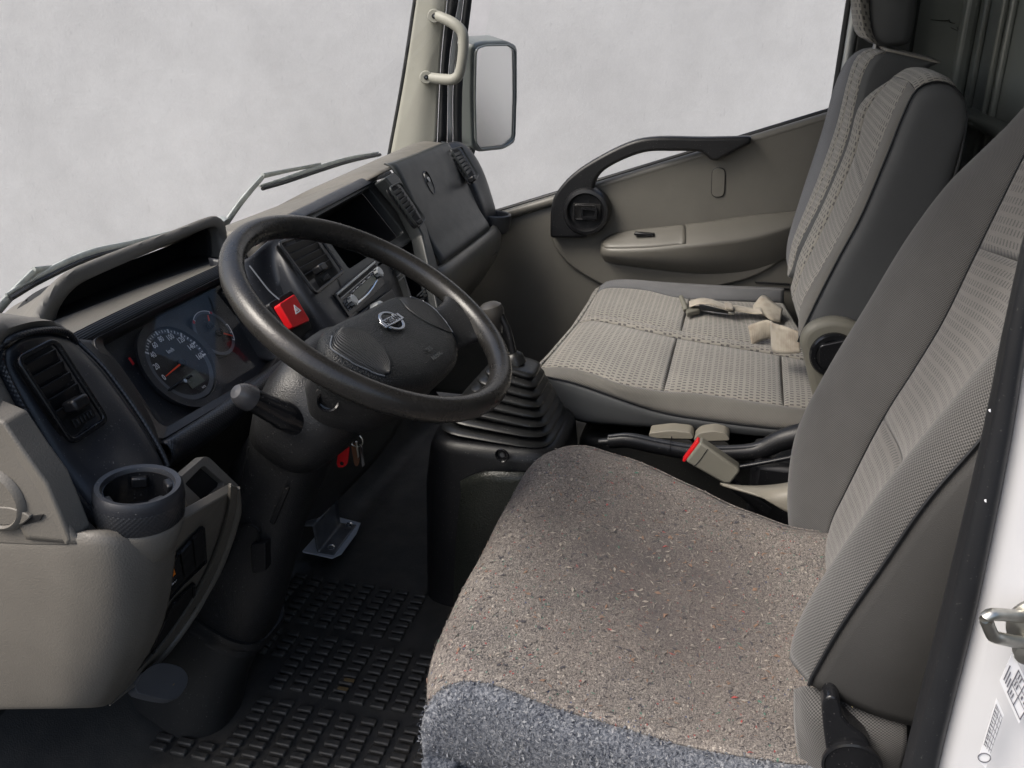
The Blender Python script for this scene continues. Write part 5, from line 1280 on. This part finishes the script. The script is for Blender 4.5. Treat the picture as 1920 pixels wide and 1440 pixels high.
pad('middle_back_upper', cut(I1, 2, zc1, 2), cut(I2, 2, zc0, 2), FABP, BN, .007, 20, 24, .004)
pad('middle_back_strip', I2, E1, FABP, BN, .005, 8, 40, .004)
REAR = cX([(1610, 760), (1625, 700), (1640, 640), (1690, 540), (1735, 470), (1760, 420), (1790, 320), (1806, 260), (1811, 235), (1812, 225), (1812, 218), (1812, 212)], 1.0)
pad('middle_back_side', PI, REAR, VINYL, BN, .010, 22, 50, .004, pw=6)
seam('back_piping', [p + Vector((-.003, .001, 0)) for p in PI], BN, .0018)
topc = [PI[8:], ]
tq = [[p + Vector((dx, dy, dz)) for p in PI[7:]] for dx, dy, dz in ((0, 0, 0), (.03, .003, .010), (.06, .004, .012), (.15, .004, .014), (.25, .002, .010), (.30, -.004, .002))]
patch('middle_back_top', tq, FABP, BN, 16, 16, .004)
patch('middle_back_rear', [crom(REAR, 10), [p + Vector((.15, -.02, 0)) for p in crom(REAR, 10)], [p + Vector((.32, -.02, 0)) for p in crom(REAR, 10)]], VINYL, BN, 8, 16, .004)
# outer backrest
J0 = cX([(1478, 520), (1488, 495), (1500, 455), (1546, 365), (1586, 268), (1606, 185), (1618, 140), (1636, 108), (1660, 96)], 1.315)
J1 = cX([(1476, 515), (1486, 480), (1495, 450), (1540, 350), (1577, 245), (1597, 165), (1611, 118), (1630, 98), (1652, 92)], 1.40)
J1b = cX([(1477, 505), (1486, 470), (1494, 440), (1536, 335), (1570, 240), (1590, 160), (1604, 115), (1622, 96), (1645, 88)], 1.46)
J2 = cX([(1482, 505), (1480, 485), (1487, 440), (1510, 360), (1545, 250), (1566, 175), (1585, 130), (1604, 107), (1628, 95)], [1.62, 1.63, 1.635, 1.635, 1.635, 1.63, 1.62, 1.61, 1.60])
pad('outer_back_inner_bolster', J0, J1, FABP, BN, .006, 10, 40, .004)
pad('outer_back_insert', J1, J1b, FABP, BN, .006, 10, 40, .004)
pad('outer_back_bolster', J1b, J2, WEAVE2, BN, .012, 20, 50, .004)
patch('outer_back_edge', [J2, [p + Vector((.012, -.04, 0)) for p in J2], [p + Vector((.0, -.10, -.01)) for p in J2]], WEAVE2, BN, 10, 30, .004)
pad('outer_back_inner_side', J0, [p + Vector((.01, -.10, -.02)) for p in J0], VINYL, BN, .004, 8, 30, .004)
tj = [c[-1] for c in (J0, J1, J1b, J2)]
patch('outer_back_top', [tj, [p + Vector((.003, -.035, -.007)) for p in tj], [p + Vector((.008, -.10, -.022)) for p in tj]], FABP, BN, 12, 16, .004)
# head restraint of the outer seat
hx0, hx1 = 1.36, 1.56
hs = []
hpts = [(1613, -60), (1613, 0), (1617, 45), (1628, 72), (1650, 86), (1680, 86), (1703, 80), (1712, 50), (1718, 0), (1722, -60)]
for x, k in ((hx0 - .0, .55), (hx0 + .006, .85), (hx0 + .02, .97), (hx0 + .04, 1), (hx1 - .04, 1), (hx1 - .01, .9), (hx1, .6)):
    c = cX(hpts, 1.40); m = sum(c, Vector()) / len(c)
    hs.append(crom([Vector((x, m.y + (p.y - m.y) * k, m.z + (p.z - m.z) * (1 - (1 - k) * .4))) for p in c], 36, True))
hr_ = loft('head_restraint', hs, VINYL, BN, True, None, 60)
HF0 = cX([(1614, -50), (1613, 0), (1618, 48), (1630, 74)], 1.375); HF1 = cX([(1632, -50), (1632, 5), (1638, 58), (1650, 84)], 1.355)
pad('head_restraint_face', [p + Vector((.16, .0, 0)) for p in HF0], [p + Vector((0, .003, 0)) for p in HF1], FABP, hr_, .006, 14, 20, .003, [[p + Vector((-.004, .006, 0)) for p in HF0]])
for u in (1641, 1656):
    a = px(u, 96, X=1.42); tube('head_restraint_post', [a, a + Vector((0, 0, .05))], .006, STEEL, hr_, 10)
    lathe('post_guide', [(.0001, 0), (.012, 0), (.011, .008), (.0001, .008)], a + Vector((0, 0, -.006)), (0, -.2, 1), BLACK, hr_, 16)
# hinge cover of the middle backrest
hc0 = crom([px(u, v, X=.962) for u, v in ((1506, 668), (1500, 645), (1508, 622), (1530, 606), (1565, 599), (1600, 606), (1618, 622), (1625, 660), (1610, 740), (1590, 800), (1560, 815), (1540, 800), (1520, 730))], 60, True)
HCV = prism('hinge_cover', hc0, (.034, 0, 0), BUCK, BN, .012, 4)
kc_ = px(1562, 664, X=.960)
lathe('recline_knob', [(.0001, 0), (.040, 0), (.040, .008), (.037, .012), (.030, .012), (.028, .010), (.020, .011), (.019, .013), (.017, .014), (.0001, .014)], kc_, (-1, 0, 0), BLACKG, HCV, 40)
kl = [kc_ + Vector((-.010, y, z)) for y, z in ((.028, .020), (-.02, .036), (-.065, .052), (-.075, .040), (-.04, .0), (-.02, -.025), (.02, -.02))]
prism('recline_handle', rounded(kl, .01, 4), (-.010, 0, 0), BLACKG, HCV, .004, 3)
# ------------------------------------------------------------------ lap belts on the bench
def strap_pts(l): return [px(u, v, Z=z) for u, v, z in l]
LB = thing('lap_belt', 'beige lap belt with olive tongue lying folded across far bench cushion', 'seat belt', px(1350, 580, Z=.40), 'lap belts on the bench')
c = strap_pts([(1292, 570, .428), (1312, 564, .440), (1335, 566, .440), (1362, 576, .425), (1385, 578, .420), (1410, 582, .416), (1428, 582, .424)])
ribbon('strap', c, [Vector((1, .10, 0))] * 7, WEB, LB, .046)
a, b = px(1430, 556, Z=.432), px(1431, 590, Z=.415)
a2, b2 = px(1468, 578, Z=.418), px(1464, 604, Z=.400)
patch('folded_strap', [[px(1412, 572, Z=.420), px(1412, 588, Z=.412)], [a + Vector((0, 0, .004)), b], [px(1450, 566, Z=.428), px(1447, 600, Z=.408)], [a2, b2]], WEB, LB, 16, 6, .002)
rg = [px(u, v, Z=z) for u, v, z in ((1278, 556, .437), (1296, 558, .440), (1308, 572, .436), (1304, 580, .425), (1286, 582, .420), (1282, 570, .428))]
tube('adjuster_frame', [px(1277, 557, Z=.436), px(1283, 572, Z=.428), px(1286, 582, Z=.420)], [.0055, .006, .0065], BUCK, LB, 8)
prism('tongue', [px(u, v, Z=.424) for u, v in ((1285, 572), (1312, 573), (1313, 580), (1288, 586))], (0, 0, -.012), BUCK, LB, .003)
prism('latch_plate', [px(u, v, Z=.418) for u, v in ((1311, 570), (1340, 576), (1368, 584), (1366, 588), (1330, 584), (1311, 580))], (0, 0, -.003), STEEL, LB, .0005)
lp_ = strap_pts([(1360, 572, .436), (1374, 574, .432)])
ribbon('keeper_loop', lp_, [Vector((1, .1, 0))] * 2, WEB, LB, .05, .003, 8)
prism('slide_bar', [px(u, v, Z=.422) for u, v in ((1367, 581), (1378, 581), (1377, 586), (1366, 585))], (0, 0, -.006), ZINC, LB, .001)
LB2 = thing('lap_belt', 'beige lap belt end looped upright at the middle backrest hinge', 'seat belt', px(1450, 655, Z=.39), 'lap belts on the bench')
tp_ = [px(1402, 611, Z=.425), px(1420, 604, Z=.435), px(1438, 600, Z=.442), px(1449, 607, Z=.438)]
bt_ = [px(1410, 647, Z=.392), px(1425, 640, Z=.396), px(1438, 636, Z=.398), px(1447, 634, Z=.400)]
patch('loop_back', [tp_, bt_], WEB, LB2, 8, 20, .0018)
t2 = [px(1444, 601, X=1.155), px(1450, 606, X=1.135), px(1470, 612, X=1.105), px(1498, 622, X=1.085)]
b2_ = [px(1446, 655, X=1.160), px(1450, 661, X=1.135), px(1472, 664, X=1.105), px(1500, 662, X=1.085)]
patch('loop_front', [t2, b2_], WEB, LB2, 8, 20, .0018)
# ------------------------------------------------------------------ floor mat and pedals
FM = thing('floor_mat', 'black moulded rubber floor mat with rows of raised blocks', 'floor mat', (.55, .60, 0))
def floorz(x, y):
    z = .006
    if y > .80: z += (y - .80) * 1.1
    return z
rows = [[Vector((x, y, floorz(x, y))) for y in (.20, .4, .6, .74, .80, .86, .98, 1.1)] for x in (.02, .15, .4, .7, 1.0, 1.3, 1.68)]
patch('mat_sheet', rows, MATM, FM, 24, 40, .004)
bme = None; rng = random.Random(3)
nblk = 0
for i in range(27):
    for j in range(15):
        x = .290 + i * .0186; y = .790 - j * .0365
        if j in (4, 9): x += .004
        if y < .27 or (j % 5 == 4 and i % 2 == 0 and False): continue
        if i % 9 == 8 or (x < .345 and y < .43): continue
        if abs(x - .42) < .10 and y > .69: continue
        if nblk >= 296: continue
        if x > .62 and y < .52: continue
        if bme is None:
            b0 = box('tread_block', (x, y, .0098), (.0118, .025, .0075), MATM, FM, bev=.0022, seg=2)
            b0.data.transform(Matrix.Translation(FM.location - Vector((x, y, .0098)))); b0.location = Vector((x, y, .0098)) - FM.location
            bme = b0
        else:
            b_ = bme.copy(); COL.objects.link(b_); b_.parent = FM
            b_.location = Vector((x + rng.uniform(-.0006, .0006), y + rng.uniform(-.001, .001), .0098 + rng.uniform(-.0006, .0004))) - FM.location
        nblk += 1
for (u, v) in ((655, 1275), (643, 1291)):
    p = px(u, v, Z=.0142); box('mud_stain', p, (.007, .018, .0008), plastic('dried_mud', (.13, .09, .04), .9, 300, .3), FM, bev=0)
# footrest bracket on its white plate
BK = thing('footrest_bracket', 'stepped steel bracket bolted over a bare white plate on the floor', 'bracket', px(610, 1035, Z=.02))
pz = .022
plate = [px(u, v, Z=pz) for u, v in ((549, 1030), (552, 985), (600, 960), (676, 980), (668, 1000), (640, 1038), (622, 1046), (605, 1042))]
prism('white_plate', plate, (0, 0, -.003), PLATE, BK, .0005)
A_ = [px(u, v, Z=pz + .003) for u, v in ((592, 1032), (625, 1040), (665, 985), (640, 978))]
near_e = [px(552, 985, Z=pz + .062), px(588, 985, Z=pz + .062), px(597, 1035, Z=pz + .002), px(626, 1040, Z=pz + .002)]
far_e = [px(600, 938, Z=pz + .062), px(634, 935, Z=pz + .062), px(638, 980, Z=pz + .002), px(668, 984, Z=pz + .002)]
def stepcurve(c): return [c[0], c[0].lerp(c[1], .8), c[1].lerp(c[0], .06), c[1].lerp(c[2], .06), c[1].lerp(c[2], .5), c[2].lerp(c[1], .05), c[2].lerp(c[3], .08), c[2].lerp(c[3], .5), c[3]]
n_, f_ = stepcurve(near_e), stepcurve(far_e)
A = np.array([[tuple(a.lerp(b, t)) for t in np.linspace(0, 1, 6)] for a, b in zip(crom(n_, 40), crom(f_, 40))])
sheet('stepped_plate', A, BRK, BK, .003)
for (u, v, z) in ((609, 936, .064), (581, 968, .064), (655, 985, .008), (621, 1027, .008)):
    c = px(u, v, Z=pz + z); bo = lathe('bolt', [(.0001, 0), (.0075, 0), (.0075, .002), (.0052, .003), (.0052, .006), (.0030, .0066), (.0028, .005), (.0001, .005)], c, (0, 0, 1), CHROME, BK, 14)
# clutch pedal at the left
CPD = thing('clutch_pedal', 'dark rubber-faced clutch pedal below the taupe lower dashboard', 'pedal', px(300, 1290, X=.25))
pp = [px(u, v, X=x) for u, v, x in ((256, 1285, .215), (272, 1258, .215), (300, 1243, .24), (338, 1250, .275), (353, 1270, .29), (345, 1295, .28), (322, 1312, .255), (262, 1300, .215))]
prism('pedal_pad', crom(pp, 40, True), Vector((.0, .014, -.010)), plastic('pedal_rubber', (.075, .08, .09), .35, 500, .2), CPD, .004, 3)
tube('pedal_arm', [px(290, 1270, X=.25) + Vector((0, .02, -.01)), Vector((.25, .84, .25)), Vector((.25, .88, .40))], .010, BLACK, CPD, 8)
box('pedal_fleck', px(322, 1284, X=.262) + Vector((0, -.002, .002)), (.004, .004, .001), plastic('fleck', (.4, .27, .12), .9, 900, 0), CPD, bev=0)
tube('floor_pipe', [px(u, v, Z=.015) for u, v in ((150, 1335), (205, 1335), (240, 1330))], .02, RUBBER, FM, 10)
# firewall below the dashboard
st(obj('firewall', [Vector((x, y, z)) for x, y, z in ((-.02, .93, -.02), (1.72, .93, -.02), (1.72, .93, .65), (-.02, .93, .65))], [(0, 1, 2, 3)], RUBBER))
kp = thing('centre_kick_panel', 'dark trim panel below the radio beside the steering column', 'trim panel', (.66, .80, .3))
patch('panel', [cX([(700, 760), (640, 830), (600, 900), (560, 980)], [.62, .62, .66, .70]), cX([(770, 760), (730, 830), (680, 890), (600, 970)], [.72, .74, .78, .80])], plastic('grey_kick_trim', (.06, .058, .052), .5, 800, .3), kp, 8, 20, .004)
# ------------------------------------------------------------------ near door post
DP = thing('door_post', 'white door post with thick black weatherstrip at the open driver doorway', 'door post', (-.01, -.25, -.1))
def vline(u0, v0, u1, v1, X): return px(u0, v0, X=X), px(u1, v1, X=X)
def strip_pts(us, X):
    out = []
    for (u, v) in us: out.append(px(u, v, X=X))
    a, b = out[0], out[-1]
    return [a + (a - b) * 1.15] + out + [b + (b - a) * .5]
E0 = strip_pts([(1914, 470), (1843, 810), (1762, 1150), (1690, 1440)], .020)
E1_ = strip_pts([(1930, 470), (1866, 810), (1792, 1150), (1722, 1440)], -.004)
E2_ = strip_pts([(1952, 470), (1893, 810), (1824, 1150), (1752, 1440)], -.004)
E3_ = strip_pts([(1960, 470), (1902, 810), (1832, 1150), (1762, 1440)], .010)
patch('weatherstrip', [[p + Vector((.03, -.02, 0)) for p in E0], E0, [(a + b) / 2 + Vector((-.006, .002, 0)) for a, b in zip(E0, E1_)], E1_, E2_, E3_, [p + Vector((.012, -.006, 0)) for p in E3_]], SEAL, DP, 40, 30, .004)
E4_ = strip_pts([(1956, 470), (1898, 810), (1828, 1150), (1757, 1440)], .006)
E5_ = [Vector((-.004, p.y - .030, p.z)) for p in E4_]; E6_ = [Vector((-.02, p.y - .09, p.z)) for p in E4_]; E7_ = [Vector((-.03, p.y - .22, p.z)) for p in E4_]; E8_ = [Vector((-.034, p.y - .40, p.z)) for p in E4_]
patch('white_panel', [E4_, E5_, E6_, E7_, E8_], WHITE, DP, 30, 20, .006)
for (u, v) in ((1845, 937), (1853, 768)):
    prism('paint_chip', [px(u + a, v + b, X=-.0085) for a, b in ((0, 0), (4, -1), (4, 4), (1, 3))], (-.0008, 0, 0), WHITEP, DP)
# striker loop
STR = thing('door_striker', 'zinc door striker loop bolted to the white door post', 'striker', px(1925, 1180, X=-.02))
def pst(u, v, X): return px(u, v, X=X)
lpS = [pst(1940, 1160, -.015), pst(1905, 1155, -.030), pst(1862, 1152, -.045), pst(1850, 1158, -.047), pst(1851, 1168, -.046), pst(1862, 1192, -.044), pst(1872, 1196, -.042), pst(1905, 1203, -.030), pst(1940, 1206, -.018)]
tube('loop', lpS, .0042, ZINC, STR, 12, steps=60)
lathe('mounting_plate', [(.0001, 0), (.024, 0), (.024, .003), (.022, .0045), (.0001, .0045)], px(1962, 1178, X=-.019), (-1, .15, 0), ZINC, STR, 28)
for v in (1222,): lathe('bolt_head', [(.0001, 0), (.008, 0), (.007, .005), (.0001, .006)], px(1922, v, X=-.022), (-1, .15, 0), ZINC, STR, 12)
# placards
def sticker(label, quad, X, group):
    q = [px(u, v, X=X) for u, v in quad]       # tl tr br bl in reading order
    S_ = thing('placard_sticker', label, 'sticker', q[3], group)
    prism('paper', q, (-.0006, 0, 0), STICK, S_)
    def at(a, b): return (q[0] * (1 - a) * (1 - b) + q[1] * a * (1 - b) + q[2] * a * b + q[3] * (1 - a) * b) + Vector((-.0011, 0, 0))
    def bar(a0, a1, b0, b1, nm='ink_line'): prism(nm, [at(a0, b0), at(a1, b0), at(a1, b1), at(a0, b1)], (-.0003, 0, 0), INK, S_)
    return S_, at, bar
S_, at, bar = sticker('upper white placard sticker with a ruled table of small figures', ((1874, 1276), (1898, 1222), (1940, 1310), (1910, 1356)), -.024, 'placards on the door post')
for a0, a1, b0, b1 in ((.10, .92, .30, .33), (.10, .92, .93, .96), (.10, .13, .30, .96), (.89, .92, .30, .96), (.10, .92, .60, .62), (.42, .44, .30, .96), (.66, .68, .30, .96)): bar(a0, a1, b0, b1)
for k in range(3): bar(.18, .18 + .5 - .1 * k, .06 + k * .08, .09 + k * .08, 'print_line')
for a in (.5, .72): 
    for b in (.68, .80): bar(a, a + .10, b, b + .05, 'figure')
for a in (.16, .48, .72):
    for b in (.38, .46): bar(a, a + .16, b, b + .03, 'print_line')
S_, at, bar = sticker('lower white placard sticker with fine ruled rows of print', ((1868, 1308), (1882, 1340), (1848, 1440), (1833, 1424)), -.022, 'placards on the door post')
for k in range(7): bar(.08, .92, .06 + k * .1, .068 + k * .1)
for k in range(12): bar(.12, .35, .09 + k * .055, .105 + k * .055, 'print_line')
for a in (.08, .45, .68, .90): bar(a, a + .02, .06, .72)
lathe('round_mark', [(.0038, 0), (.0044, 0), (.0044, .0004), (.0038, .0004)], at(.5, .87), (-1, 0, 0), INK, S_, 20)
